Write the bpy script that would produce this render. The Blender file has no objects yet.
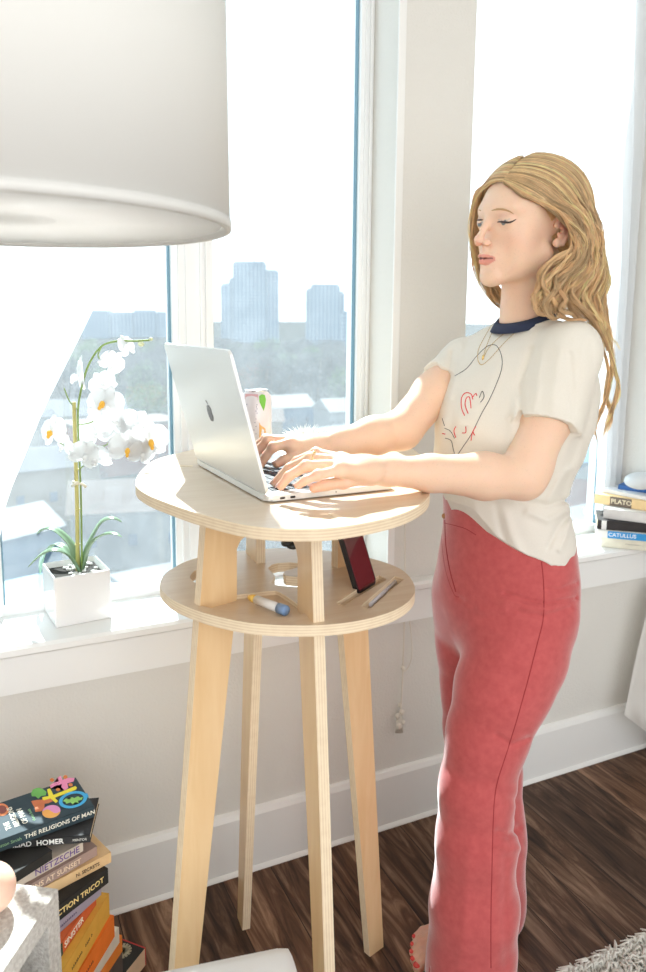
import bpy, bmesh, math, random
import numpy as np
from mathutils import Vector, Matrix, Euler
random.seed(4); np.random.seed(4)
SC = bpy.context.scene
COL = SC.collection
PI = math.pi

# ------------------------------------------------------------------ camera, sky, sun, exposure
FPX = 760.0; PITCH = math.radians(8.5); YAW = math.radians(25.3); ROLL = math.radians(0.5)
CAM = np.array([0.0, -1.632, 1.35]); Y0 = 435.0
FH = np.array([math.sin(YAW), math.cos(YAW), 0.0]); R0 = np.array([math.cos(YAW), -math.sin(YAW), 0.0])
UPV = np.array([0, 0, 1.0])
FW = FH * math.cos(PITCH) - UPV * math.sin(PITCH)
U0 = FH * math.sin(PITCH) + UPV * math.cos(PITCH)
RR = R0 * math.cos(ROLL) + U0 * math.sin(ROLL)
UU = U0 * math.cos(ROLL) - R0 * math.sin(ROLL)
cd = bpy.data.cameras.new('camera'); cam = bpy.data.objects.new('camera', cd); COL.objects.link(cam)
SC.camera = cam
cd.sensor_fit = 'HORIZONTAL'; cd.sensor_width = 24.0; cd.lens = FPX * 24.0 / 646.0
cd.shift_x = 0.0; cd.shift_y = -(486 - Y0) / 646.0
cd.clip_start = 0.05; cd.clip_end = 8000
cam.matrix_world = Matrix(((RR[0], UU[0], -FW[0], CAM[0]), (RR[1], UU[1], -FW[1], CAM[1]), (RR[2], UU[2], -FW[2], CAM[2]), (0, 0, 0, 1)))
cd.dof.use_dof = True; cd.dof.focus_distance = 1.45; cd.dof.aperture_fstop = 5.0

w = bpy.data.worlds.new('world'); SC.world = w; w.use_nodes = True
nt = w.node_tree; nt.nodes.clear()
wo = nt.nodes.new('ShaderNodeOutputWorld'); bg = nt.nodes.new('ShaderNodeBackground')
tc = nt.nodes.new('ShaderNodeTexCoord'); sx = nt.nodes.new('ShaderNodeSeparateXYZ'); rp = nt.nodes.new('ShaderNodeValToRGB')
nt.links.new(tc.outputs['Generated'], sx.inputs[0]); nt.links.new(sx.outputs['Z'], rp.inputs[0])
rp.color_ramp.elements[0].position = 0.0; rp.color_ramp.elements[0].color = (1.0, 1.0, 1.0, 1)
rp.color_ramp.elements[1].position = 0.6; rp.color_ramp.elements[1].color = (0.80, 0.90, 1.0, 1)
nt.links.new(rp.outputs[0], bg.inputs[0]); bg.inputs[1].default_value = 1.25
nt.links.new(bg.outputs[0], wo.inputs[0])

SUN_AZ = -14.5     # degrees right of the view axis, where the sun stands
SUN_EL = 43.0
sd = bpy.data.lights.new('sun', 'SUN'); sun = bpy.data.objects.new('sun', sd); COL.objects.link(sun)
a = YAW + math.radians(SUN_AZ); e = math.radians(SUN_EL)
sdir = Vector((math.sin(a) * math.cos(e), math.cos(a) * math.cos(e), math.sin(e)))
sun.rotation_euler = sdir.to_track_quat('Z', 'Y').to_euler()
sd.energy = 10.0; sd.angle = math.radians(0.6); sd.color = (1.0, 0.96, 0.9)

vs = SC.view_settings
vs.view_transform = 'Standard'; vs.look = 'None'; vs.exposure = 0.53; vs.gamma = 1.0; vs.use_curve_mapping = False
try:
    SC.cycles.max_bounces = 10; SC.cycles.diffuse_bounces = 5; SC.cycles.transparent_max_bounces = 16
    SC.cycles.sample_clamp_indirect = 6.0; SC.cycles.caustics_reflective = False; SC.cycles.caustics_refractive = False
    SC.cycles.use_denoising = True
except Exception:
    pass

# ------------------------------------------------------------------ helpers
def ray(x, y):
    return FW + RR * (x - 323) / FPX - UU * (y - Y0) / FPX
def on_z(x, y, z):
    d = ray(x, y); return CAM + d * (z - CAM[2]) / d[2]
def on_y(x, y, yy):
    d = ray(x, y); return CAM + d * (yy - CAM[1]) / d[1]
def at(x, y, dist):
    d = ray(x, y); return CAM + d * dist / (d @ FH)
def lf(lat, fwd, z):
    v = CAM + R0 * lat + FH * fwd; v[2] = z; return v

def mat(name, color, rough=0.5, metal=0.0, noise=None, bump=None, spec=0.5, alpha=None, sss=None, trans=None, coords='Object', coat=None, sheen=None):
    """noise=(scale, amount, color2, detail, (sx,sy,sz)); bump=(scale, strength, distance)"""
    m = bpy.data.materials.new(name); m.use_nodes = True
    n = m.node_tree; b = n.nodes['Principled BSDF']
    b.inputs['Base Color'].default_value = (*color, 1); b.inputs['Roughness'].default_value = rough
    b.inputs['Metallic'].default_value = metal; b.inputs['Specular IOR Level'].default_value = spec
    t = n.nodes.new('ShaderNodeTexCoord')
    if noise:
        sc_, amt, c2, det, st = noise
        mp = n.nodes.new('ShaderNodeMapping'); mp.inputs['Scale'].default_value = st
        nz = n.nodes.new('ShaderNodeTexNoise'); nz.inputs['Scale'].default_value = sc_; nz.inputs['Detail'].default_value = det
        n.links.new(t.outputs[coords], mp.inputs[0]); n.links.new(mp.outputs[0], nz.inputs['Vector'])
        r = n.nodes.new('ShaderNodeValToRGB'); r.color_ramp.elements[0].position = 0.5 - 0.5 * amt; r.color_ramp.elements[1].position = 0.5 + 0.5 * amt
        r.color_ramp.elements[0].color = (*color, 1); r.color_ramp.elements[1].color = (*c2, 1)
        n.links.new(nz.outputs['Fac'], r.inputs[0]); n.links.new(r.outputs[0], b.inputs['Base Color'])
    if bump:
        nb = n.nodes.new('ShaderNodeTexNoise'); nb.inputs['Scale'].default_value = bump[0]; nb.inputs['Detail'].default_value = 4
        bp = n.nodes.new('ShaderNodeBump'); bp.inputs['Strength'].default_value = bump[1]; bp.inputs['Distance'].default_value = bump[2]
        n.links.new(t.outputs[coords], nb.inputs['Vector']); n.links.new(nb.outputs['Fac'], bp.inputs['Height']); n.links.new(bp.outputs[0], b.inputs['Normal'])
    if sss:
        b.inputs['Subsurface Weight'].default_value = sss[0]; b.inputs['Subsurface Radius'].default_value = sss[1]; b.inputs['Subsurface Scale'].default_value = sss[2]
    if coat: b.inputs['Coat Weight'].default_value = coat
    if sheen: b.inputs['Sheen Weight'].default_value = sheen[0]; b.inputs['Sheen Roughness'].default_value = sheen[1]
    if trans:   # thin cloth or leaf letting light through: mix with a translucent shader
        tr = n.nodes.new('ShaderNodeBsdfTranslucent'); tr.inputs[0].default_value = (*trans[1], 1)
        mx = n.nodes.new('ShaderNodeMixShader'); mx.inputs[0].default_value = trans[0]
        n.links.new(b.outputs[0], mx.inputs[1]); n.links.new(tr.outputs[0], mx.inputs[2])
        last = mx.outputs[0]
        if alpha is not None:
            tp = n.nodes.new('ShaderNodeBsdfTransparent'); mx2 = n.nodes.new('ShaderNodeMixShader'); mx2.inputs[0].default_value = alpha
            n.links.new(tp.outputs[0], mx2.inputs[1]); n.links.new(last, mx2.inputs[2]); last = mx2.outputs[0]
        n.links.new(last, n.nodes['Material Output'].inputs[0])
    elif alpha is not None:
        b.inputs['Alpha'].default_value = alpha
    return m

def add_box(bm, x0, x1, y0, y1, z0, z1, M=None, mi=0, bev=0.0):
    vs_ = [(x, y, z) for x in (x0, x1) for y in (y0, y1) for z in (z0, z1)]
    v = [bm.verts.new(p) for p in vs_]
    fs = []
    for q in ((0, 1, 3, 2), (4, 6, 7, 5), (0, 4, 5, 1), (2, 3, 7, 6), (0, 2, 6, 4), (1, 5, 7, 3)):
        f = bm.faces.new([v[i] for i in q]); f.material_index = mi; fs.append(f)
    if bev:
        es = list({e_ for f in fs for e_ in f.edges})
        r = bmesh.ops.bevel(bm, geom=es, offset=bev, segments=2, profile=0.6, affect='EDGES')
        v = list({x for f in r['faces'] for x in f.verts} | {x for x in v if x.is_valid})
    if M is not None:
        bmesh.ops.transform(bm, matrix=M, verts=[x for x in v if x.is_valid])
    return v
def add_prism(bm, pts, z0, z1, mi_cap=0, mi_side=0, M=None):
    lo = [bm.verts.new((p[0], p[1], z0)) for p in pts]; hi = [bm.verts.new((p[0], p[1], z1)) for p in pts]
    n = len(pts)
    f = bm.faces.new(hi); f.material_index = mi_cap
    f = bm.faces.new(lo[::-1]); f.material_index = mi_cap
    for i in range(n):
        f = bm.faces.new((lo[i], lo[(i + 1) % n], hi[(i + 1) % n], hi[i])); f.material_index = mi_side
    if M is not None: bmesh.ops.transform(bm, matrix=M, verts=lo + hi)
    return lo + hi
def add_tube(bm, pts, rad, seg=8, mi=0, cap=True):
    pts = [Vector(p) for p in pts]; n = len(pts)
    rs = rad if hasattr(rad, '__len__') else [rad] * n
    rings = []; prev = None
    for i, p in enumerate(pts):
        t = (pts[min(i + 1, n - 1)] - pts[max(i - 1, 0)])
        if t.length < 1e-9: t = Vector((0, 0, 1))
        t.normalize()
        if prev is None:
            u = t.orthogonal().normalized()
        else:
            u = (prev - t * prev.dot(t))
            u = u.normalized() if u.length > 1e-6 else t.orthogonal().normalized()
        prev = u; v_ = t.cross(u)
        rings.append([bm.verts.new(p + (u * math.cos(2 * PI * k / seg) + v_ * math.sin(2 * PI * k / seg)) * rs[i]) for k in range(seg)])
    for i in range(n - 1):
        for k in range(seg):
            f = bm.faces.new((rings[i][k], rings[i][(k + 1) % seg], rings[i + 1][(k + 1) % seg], rings[i + 1][k])); f.smooth = True; f.material_index = mi
    if cap:
        f = bm.faces.new(rings[0][::-1]); f.material_index = mi
        f = bm.faces.new(rings[-1]); f.material_index = mi
def add_lathe(bm, prof, seg=48, c=(0, 0, 0), mi=0, smooth=True, closed=False):
    rings = []
    for r, z in prof:
        if r < 1e-6: rings.append([bm.verts.new((c[0], c[1], c[2] + z))])
        else: rings.append([bm.verts.new((c[0] + r * math.cos(2 * PI * k / seg), c[1] + r * math.sin(2 * PI * k / seg), c[2] + z)) for k in range(seg)])
    pairs = list(zip(rings[:-1], rings[1:]))
    if closed: pairs.append((rings[-1], rings[0]))
    for A, B in pairs:
        for k in range(seg):
            k2 = (k + 1) % seg
            if len(A) == 1 and len(B) == 1: continue
            if len(A) == 1: f = bm.faces.new((A[0], B[k2], B[k]))
            elif len(B) == 1: f = bm.faces.new((A[k], A[k2], B[0]))
            else: f = bm.faces.new((A[k], A[k2], B[k2], B[k]))
            f.smooth = smooth; f.material_index = mi
def add_grid(bm, rows, mi=0, smooth=True, closed_u=False):
    V = [[bm.verts.new(p) for p in r] for r in rows]
    for i in range(len(V) - 1):
        m = len(V[i])
        for j in range(m if closed_u else m - 1):
            f = bm.faces.new((V[i][j], V[i][(j + 1) % m], V[i + 1][(j + 1) % m], V[i + 1][j])); f.smooth = smooth; f.material_index = mi
    return V
def add_ball(bm, c, r, M=None, sub=3, mi=0):
    ret = bmesh.ops.create_icosphere(bm, subdivisions=sub, radius=1.0)
    rr = r if hasattr(r, '__len__') else (r, r, r)
    T = Matrix.Translation(Vector(c)) @ (M if M is not None else Matrix.Identity(4)) @ Matrix.Diagonal((rr[0], rr[1], rr[2], 1))
    bmesh.ops.transform(bm, matrix=T, verts=ret['verts'])
    for v in ret['verts']:
        for f in v.link_faces: f.smooth = True; f.material_index = mi
    return ret['verts']

def obj(name, bm, mats, parent=None, loc=None, rot=None, fix=True):
    me = bpy.data.meshes.new(name)
    if fix: bmesh.ops.recalc_face_normals(bm, faces=bm.faces[:])
    bm.to_mesh(me); bm.free()
    for m in (mats if isinstance(mats, (list, tuple)) else [mats]): me.materials.append(m)
    o = bpy.data.objects.new(name, me); COL.objects.link(o)
    if parent is not None: o.parent = parent
    if loc is not None: o.location = loc
    if rot is not None: o.rotation_euler = rot
    return o
def empty(name, loc=(0, 0, 0), rot=(0, 0, 0)):
    o = bpy.data.objects.new(name, None); COL.objects.link(o); o.location = loc; o.rotation_euler = rot; o.empty_display_size = 0.05
    return o
def tag(o, label=None, cat=None, group=None, kind=None):
    if label: o['label'] = label
    if cat: o['category'] = cat
    if group: o['group'] = group
    if kind: o['kind'] = kind
    return o
def struct(name, bm, m, label=None):
    o = obj(name, bm, m); o['kind'] = 'structure'
    if label: o['label'] = label
    return o
def world_parent(o, root):
    """parent a mesh already in world coordinates to a root empty"""
    o.parent = root
    o.matrix_parent_inverse = Matrix.LocRotScale(root.location, root.rotation_euler, root.scale).inverted()
    return o
def text_mesh(name, body, size, M, m, parent=None, depth=0.0003, align='LEFT', bold=False, xscale=1.0):
    cu = bpy.data.curves.new(name, 'FONT'); cu.body = body; cu.size = size; cu.align_x = align; cu.align_y = 'CENTER'; cu.extrude = depth
    if bold: cu.offset = size * 0.012
    cu.resolution_u = 3
    t = bpy.data.objects.new(name + '_tmp', cu); COL.objects.link(t)
    dg = bpy.context.evaluated_depsgraph_get(); dg.update()
    me = bpy.data.meshes.new_from_object(t.evaluated_get(dg))
    bpy.data.objects.remove(t); bpy.data.curves.remove(cu)
    me.transform(M @ Matrix.Diagonal((xscale, 1, 1, 1)))
    me.materials.clear(); me.materials.append(m)
    o = bpy.data.objects.new(name, me); COL.objects.link(o)
    if parent is not None: o.parent = parent
    return o
def frame(origin, xdir, ydir):
    x = Vector(xdir).normalized(); y = Vector(ydir); y = (y - x * y.dot(x)).normalized(); z = x.cross(y)
    return Matrix(((x[0], y[0], z[0], origin[0]), (x[1], y[1], z[1], origin[1]), (x[2], y[2], z[2], origin[2]), (0, 0, 0, 1)))
def spline(pts, n=8, closed=False):
    """Catmull-Rom through points"""
    P = [np.array(p, float) for p in pts]; out = []
    N = len(P)
    rng = range(N) if closed else range(N - 1)
    for i in rng:
        if closed: p0, p1, p2, p3 = P[(i - 1) % N], P[i], P[(i + 1) % N], P[(i + 2) % N]
        else: p0, p1, p2, p3 = P[max(i - 1, 0)], P[i], P[i + 1], P[min(i + 2, N - 1)]
        for k in range(n):
            t = k / n
            out.append(0.5 * ((2 * p1) + (-p0 + p2) * t + (2 * p0 - 5 * p1 + 4 * p2 - p3) * t * t + (-p0 + 3 * p1 - 3 * p2 + p3) * t ** 3))
    if not closed: out.append(P[-1])
    return out
def nodes_mat(name):
    m = bpy.data.materials.new(name); m.use_nodes = True
    return m, m.node_tree, m.node_tree.nodes['Principled BSDF']

# ------------------------------------------------------------------ shared materials
M_WALL = mat('painted_wall', (0.745, 0.728, 0.685), 0.85, bump=(160, 0.35, 0.004), coords='Object')
M_TRIM = mat('white_trim_paint', (0.86, 0.86, 0.84), 0.35)
M_SILL = mat('white_sill_paint', (0.87, 0.87, 0.855), 0.3)
M_CEIL = mat('ceiling_paint', (0.85, 0.85, 0.84), 0.9)
M_VINYL = mat('white_window_vinyl', (0.86, 0.87, 0.87), 0.3)
M_GASKET = mat('window_gasket', (0.16, 0.30, 0.38), 0.5)

def floor_material():
    m, n, b = nodes_mat('dark_wood_planks')
    t = n.nodes.new('ShaderNodeTexCoord'); mp = n.nodes.new('ShaderNodeMapping')
    mp.inputs['Rotation'].default_value = (0, 0, PI / 2)
    n.links.new(t.outputs['Object'], mp.inputs[0])
    br = n.nodes.new('ShaderNodeTexBrick'); br.offset = 0.37; br.inputs['Scale'].default_value = 1
    br.inputs['Brick Width'].default_value = 0.95; br.inputs['Row Height'].default_value = 0.125; br.inputs['Mortar Size'].default_value = 0.0012
    br.inputs['Color1'].default_value = (0.0, 0, 0, 1); br.inputs['Color2'].default_value = (1, 1, 1, 1); br.inputs['Mortar'].default_value = (0.5, 0.5, 0.5, 1)
    n.links.new(mp.outputs[0], br.inputs['Vector'])
    # grain stretched along each plank, shifted per plank
    sc_ = n.nodes.new('ShaderNodeVectorMath'); sc_.operation = 'MULTIPLY'; sc_.inputs[1].default_value = (2.0, 17, 1)
    n.links.new(mp.outputs[0], sc_.inputs[0])
    ad = n.nodes.new('ShaderNodeVectorMath'); ad.operation = 'ADD'
    sh = n.nodes.new('ShaderNodeVectorMath'); sh.operation = 'MULTIPLY'; sh.inputs[1].default_value = (7, 3, 9)
    n.links.new(br.outputs['Color'], sh.inputs[0]); n.links.new(sc_.outputs[0], ad.inputs[0]); n.links.new(sh.outputs[0], ad.inputs[1])
    nz = n.nodes.new('ShaderNodeTexNoise'); nz.inputs['Scale'].default_value = 1.6; nz.inputs['Detail'].default_value = 8; nz.inputs['Distortion'].default_value = 1.2
    nz.inputs['Roughness'].default_value = 0.65
    n.links.new(ad.outputs[0], nz.inputs['Vector'])
    r = n.nodes.new('ShaderNodeValToRGB'); cr = r.color_ramp
    cr.elements[0].position = 0.32; cr.elements[0].color = (0.022, 0.012, 0.008, 1)
    cr.elements[1].position = 0.72; cr.elements[1].color = (0.36, 0.235, 0.16, 1)
    e1 = cr.elements.new(0.5); e1.color = (0.115, 0.062, 0.038, 1)
    n.links.new(nz.outputs['Fac'], r.inputs[0])
    mul = n.nodes.new('ShaderNodeMix'); mul.data_type = 'RGBA'; mul.blend_type = 'MULTIPLY'; mul.inputs[0].default_value = 1.0
    r2 = n.nodes.new('ShaderNodeValToRGB'); r2.color_ramp.elements[0].color = (0.62, 0.6, 0.6, 1); r2.color_ramp.elements[1].color = (1.25, 1.15, 1.05, 1)
    n.links.new(br.outputs['Color'], r2.inputs[0])
    n.links.new(r.outputs[0], mul.inputs[6]); n.links.new(r2.outputs[0], mul.inputs[7])
    mort = n.nodes.new('ShaderNodeMix'); mort.data_type = 'RGBA'; mort.inputs[7].default_value = (0.02, 0.012, 0.008, 1)
    n.links.new(br.outputs['Fac'], mort.inputs[0]); n.links.new(mul.outputs[2], mort.inputs[6])
    n.links.new(mort.outputs[2], b.inputs['Base Color'])
    b.inputs['Roughness'].default_value = 0.5; b.inputs['Specular IOR Level'].default_value = 0.25
    bp = n.nodes.new('ShaderNodeBump'); bp.inputs['Strength'].default_value = 0.25; bp.inputs['Distance'].default_value = 0.002
    n.links.new(nz.outputs['Fac'], bp.inputs['Height']); n.links.new(bp.outputs[0], b.inputs['Normal'])
    return m

def ply_materials(tag_, base, dark):
    # face: pale birch with faint long grain; edge: layered stripes across the thickness (object z)
    face, n, b = nodes_mat('birch_face_' + tag_)
    t = n.nodes.new('ShaderNodeTexCoord'); mp = n.nodes.new('ShaderNodeMapping'); mp.inputs['Scale'].default_value = (28, 28, 28) if tag_ == 'top' else (40, 40, 5)
    if tag_ == 'top': mp.inputs['Scale'].default_value = (5, 60, 20)
    n.links.new(t.outputs['Object'], mp.inputs[0])
    nz = n.nodes.new('ShaderNodeTexNoise'); nz.inputs['Scale'].default_value = 1.0; nz.inputs['Detail'].default_value = 5; nz.inputs['Distortion'].default_value = 0.6
    n.links.new(mp.outputs[0], nz.inputs['Vector'])
    r = n.nodes.new('ShaderNodeValToRGB'); r.color_ramp.elements[0].position = 0.3; r.color_ramp.elements[1].position = 0.75
    r.color_ramp.elements[0].color = (*base, 1); r.color_ramp.elements[1].color = (*dark, 1)
    n.links.new(nz.outputs['Fac'], r.inputs[0]); n.links.new(r.outputs[0], b.inputs['Base Color'])
    b.inputs['Roughness'].default_value = 0.36; b.inputs['Coat Weight'].default_value = 0.35; b.inputs['Coat Roughness'].default_value = 0.22
    edge, n, b = nodes_mat('plywood_edge_' + tag_)
    t = n.nodes.new('ShaderNodeTexCoord'); sx_ = n.nodes.new('ShaderNodeSeparateXYZ'); n.links.new(t.outputs['Object'], sx_.inputs[0])
    m1 = n.nodes.new('ShaderNodeMath'); m1.operation = 'MULTIPLY'; m1.inputs[1].default_value = 2 * PI / 0.0046
    n.links.new(sx_.outputs['Z' if tag_ == 'top' else 'Y'], m1.inputs[0])
    m2 = n.nodes.new('ShaderNodeMath'); m2.operation = 'SINE'; n.links.new(m1.outputs[0], m2.inputs[0])
    nz = n.nodes.new('ShaderNodeTexNoise'); nz.inputs['Scale'].default_value = 60; n.links.new(t.outputs['Object'], nz.inputs['Vector'])
    m3 = n.nodes.new('ShaderNodeMath'); m3.operation = 'MULTIPLY_ADD'; m3.inputs[1].default_value = 0.35; n.links.new(m2.outputs[0], m3.inputs[0]); n.links.new(nz.outputs['Fac'], m3.inputs[2])
    r = n.nodes.new('ShaderNodeValToRGB'); r.color_ramp.elements[0].position = 0.15; r.color_ramp.elements[1].position = 0.75
    r.color_ramp.elements[0].color = (0.74, 0.58, 0.40, 1); r.color_ramp.elements[1].color = (0.86, 0.72, 0.52, 1)
    n.links.new(m3.outputs[0], r.inputs[0]); n.links.new(r.outputs[0], b.inputs['Base Color']); b.inputs['Roughness'].default_value = 0.6
    return face, edge
FACE_TOP, EDGE_TOP = ply_materials('top', (0.74, 0.60, 0.44), (0.66, 0.50, 0.34))
FACE_LEG, EDGE_LEG = ply_materials('leg', (0.84, 0.61, 0.35), (0.76, 0.51, 0.26))
# added fill light behind the camera, brightens the interior only
def area_light(name, loc, target, sx_, sy_, energy, color):
    l = bpy.data.lights.new(name, 'AREA'); l.shape = 'RECTANGLE'; l.size = sx_; l.size_y = sy_; l.energy = energy; l.color = color
    o = bpy.data.objects.new(name, l); COL.objects.link(o); o.location = loc
    o.rotation_euler = (Vector(loc) - Vector(target)).to_track_quat('Z', 'Y').to_euler(); return o
area_light('added_fill_light', (-0.5, -3.5, 1.5), (0.3, 0, 1.0), 2.6, 2.2, 25, (1.0, 0.98, 0.95))
# ------------------------------------------------------------------ room shell
ZC = 2.75; XL, XR = -1.7, 2.16; YB = -3.6; ZS = 0.688; ZH = 2.5; YG = 0.165   # ceiling, walls, sill, window head, glass plane
bm = bmesh.new(); add_box(bm, XL - .1, XR + .1, YB, 0.22, -0.12, 0.0); struct('floor', bm, floor_material(), 'dark brown wood plank floor')
bm = bmesh.new(); add_box(bm, XL - .1, XR + .1, YB, 0.25, ZC, ZC + .1); struct('ceiling', bm, M_CEIL, 'white ceiling')
WX = [(0.0, 0.972), (1.175, 1.885)]     # the two openings
bm = bmesh.new()
add_box(bm, XL - .1, XR + .1, 0, 0.25, 0, ZS - 0.03)
add_box(bm, XL - .1, XR + .1, 0, 0.25, ZH, ZC)
add_box(bm, XL - .1, WX[0][0], 0, 0.25, ZS - 0.03, ZH); add_box(bm, WX[0][1], WX[1][0], 0, 0.25, ZS - 0.03, ZH); add_box(bm, WX[1][1], XR + .1, 0, 0.25, ZS - 0.03, ZH)
struct('wall_back', bm, M_WALL, 'off-white textured window wall')
bm = bmesh.new(); add_box(bm, XR, XR + .1, YB, 0, 0, ZC); struct('wall_right', bm, M_WALL, 'off-white wall behind the curtain')
bm = bmesh.new(); add_box(bm, XL - .1, XL, YB, 0, 0, ZC); struct('wall_left', bm, M_WALL, 'off-white side wall')
# baseboard with a bevelled top and a caulk bead
def profile_run(name, prof, x0, x1, m, label):
    bm = bmesh.new()
    a_ = [bm.verts.new((x0, p[0], p[1])) for p in prof]; b_ = [bm.verts.new((x1, p[0], p[1])) for p in prof]
    for i in range(len(prof)):
        j = (i + 1) % len(prof); bm.faces.new((a_[i], a_[j], b_[j], b_[i]))
    bm.faces.new(a_); bm.faces.new(b_[::-1])
    return struct(name, bm, m, label)
profile_run('baseboard_back', [(0, 0), (-.015, 0), (-.015, .145), (-.009, .158), (-.003, .162), (0, .162)], XL, XR, M_TRIM, 'tall white baseboard')
profile_run('trim_1', [(0, 0), (-.015, 0), (-.024, 0.0), (-.023, .004), (-.017, .009), (0, .009)], XL, XR, M_TRIM, 'white caulk bead at the floor')
# window sill and the fascia board below it
profile_run('trim_2', [(YG, ZS), (-.035, ZS), (-.042, ZS - .006), (-.042, ZS - .018), (-.035, ZS - .024), (0.0, ZS - .024), (0.0, ZS - .03), (YG, ZS - .03)], XL, XR, M_SILL, 'deep white window sill')
profile_run('trim_3', [(0, ZS - .11), (-.02, ZS - .11), (-.02, ZS - .024), (0, ZS - .024)], XL, XR, M_SILL, 'white fascia board below the sill')
# slim corner beads round the openings
bm = bmesh.new(); add_box(bm, 0.955, 0.975, -0.006, 0.0, ZS, ZH, bev=0.002); struct('trim_4', bm, M_TRIM, 'slim white casing strip on the pier')

def glass_material():
    m, n, b = nodes_mat('haze_veil_glass'); n.nodes.remove(b)
    out = n.nodes['Material Output']
    tp = n.nodes.new('ShaderNodeBsdfTransparent'); tp.inputs[0].default_value = (0.90, 0.97, 1.0, 1)
    tl = n.nodes.new('ShaderNodeBsdfTranslucent'); tl.inputs[0].default_value = (0.84, 0.94, 1.0, 1)  # pale translucent veil in the panes stands in for haze over the city
    gl = n.nodes.new('ShaderNodeBsdfGlossy'); gl.inputs['Roughness'].default_value = 0.02
    t = n.nodes.new('ShaderNodeTexCoord')
    nz = n.nodes.new('ShaderNodeTexNoise'); nz.inputs['Scale'].default_value = 9; nz.inputs['Detail'].default_value = 7; nz.inputs['Roughness'].default_value = 0.7
    sp = n.nodes.new('ShaderNodeTexVoronoi'); sp.inputs['Scale'].default_value = 90
    n.links.new(t.outputs['Object'], nz.inputs['Vector']); n.links.new(t.outputs['Object'], sp.inputs['Vector'])
    r1 = n.nodes.new('ShaderNodeMapRange'); r1.inputs[1].default_value = 0.3; r1.inputs[2].default_value = 0.7; r1.inputs[3].default_value = 0.055; r1.inputs[4].default_value = 0.09
    n.links.new(nz.outputs['Fac'], r1.inputs[0])
    r2 = n.nodes.new('ShaderNodeMapRange'); r2.inputs[1].default_value = 0.03; r2.inputs[2].default_value = 0.10; r2.inputs[3].default_value = 0.10; r2.inputs[4].default_value = 0.0
    n.links.new(sp.outputs['Distance'], r2.inputs[0])
    ad = n.nodes.new('ShaderNodeMath'); ad.operation = 'ADD'; n.links.new(r1.outputs[0], ad.inputs[0]); n.links.new(r2.outputs[0], ad.inputs[1])
    mx = n.nodes.new('ShaderNodeMixShader'); n.links.new(ad.outputs[0], mx.inputs[0]); n.links.new(tp.outputs[0], mx.inputs[1]); n.links.new(tl.outputs[0], mx.inputs[2])
    lw = n.nodes.new('ShaderNodeLayerWeight'); pw_ = n.nodes.new('ShaderNodeMath'); pw_.operation = 'POWER'; pw_.inputs[1].default_value = 4.0; n.links.new(lw.outputs['Facing'], pw_.inputs[0])
    fr = n.nodes.new('ShaderNodeMath'); fr.operation = 'MULTIPLY_ADD'; fr.inputs[1].default_value = 0.5; fr.inputs[2].default_value = 0.02; n.links.new(pw_.outputs[0], fr.inputs[0])
    mx2 = n.nodes.new('ShaderNodeMixShader'); n.links.new(fr.outputs[0], mx2.inputs[0]); n.links.new(mx.outputs[0], mx2.inputs[1]); n.links.new(gl.outputs[0], mx2.inputs[2])
    n.links.new(mx2.outputs[0], out.inputs[0])
    return m
M_GLASS = glass_material()
def window(name, x0, x1, fl, fr_, label):
    """vinyl frame round one pane; fl/fr_ are the stile widths"""
    root = empty(name, (x0, YG, ZS)); tag(root, label, 'window', kind='structure')
    z0, z1 = ZS, ZH
    bm = bmesh.new(); y0, y1 = YG - 0.02, YG + 0.04
    add_box(bm, 0, fl, y0 - YG, y1 - YG, 0, z1 - z0); add_box(bm, x1 - x0 - fr_, x1 - x0, y0 - YG, y1 - YG, 0, z1 - z0)
    add_box(bm, fl, x1 - x0 - fr_, y0 - YG, y1 - YG, 0, 0.022); add_box(bm, fl, x1 - x0 - fr_, y0 - YG, y1 - YG, z1 - z0 - .03, z1 - z0)
    # raised inner lips, seen as fine vertical lines
    for xx, ww in ((fl * 0.35, 0.006), (fl * 0.62, 0.004)): add_box(bm, xx, xx + ww, y0 - YG - 0.006, y0 - YG, 0.022, z1 - z0 - .03)
    for xx, ww in ((x1 - x0 - fr_ * 0.35, 0.006), (x1 - x0 - fr_ * 0.7, 0.004)): add_box(bm, xx, xx + ww, y0 - YG - 0.006, y0 - YG, 0.022, z1 - z0 - .03)
    obj('window_frame', bm, M_VINYL, root)
    bm = bmesh.new(); g = 0.004
    for xa in (fl, x1 - x0 - fr_ - g): add_box(bm, xa, xa + g, -0.008, 0.004, 0.022, z1 - z0 - .03)
    tag(obj('gasket', bm, M_GASKET, root), 'blue-grey rubber seal')
    bm = bmesh.new(); add_box(bm, fl + g, x1 - x0 - fr_ - g, 0.0, 0.004, 0.022, z1 - z0 - .03)
    tag(obj('glass', bm, M_GLASS, root), 'clear pane with dust specks and an added haze veil')
    return root
window('window_1', 0.0, 0.497, 0.052, 0.05, 'left window pane beside the orchid')
window('window_2', 0.497, 0.972, 0.05, 0.036, 'middle window pane behind the laptop')
window('window_3', 1.175, 1.885, 0.05, 0.056, 'right window pane behind the woman')
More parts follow.
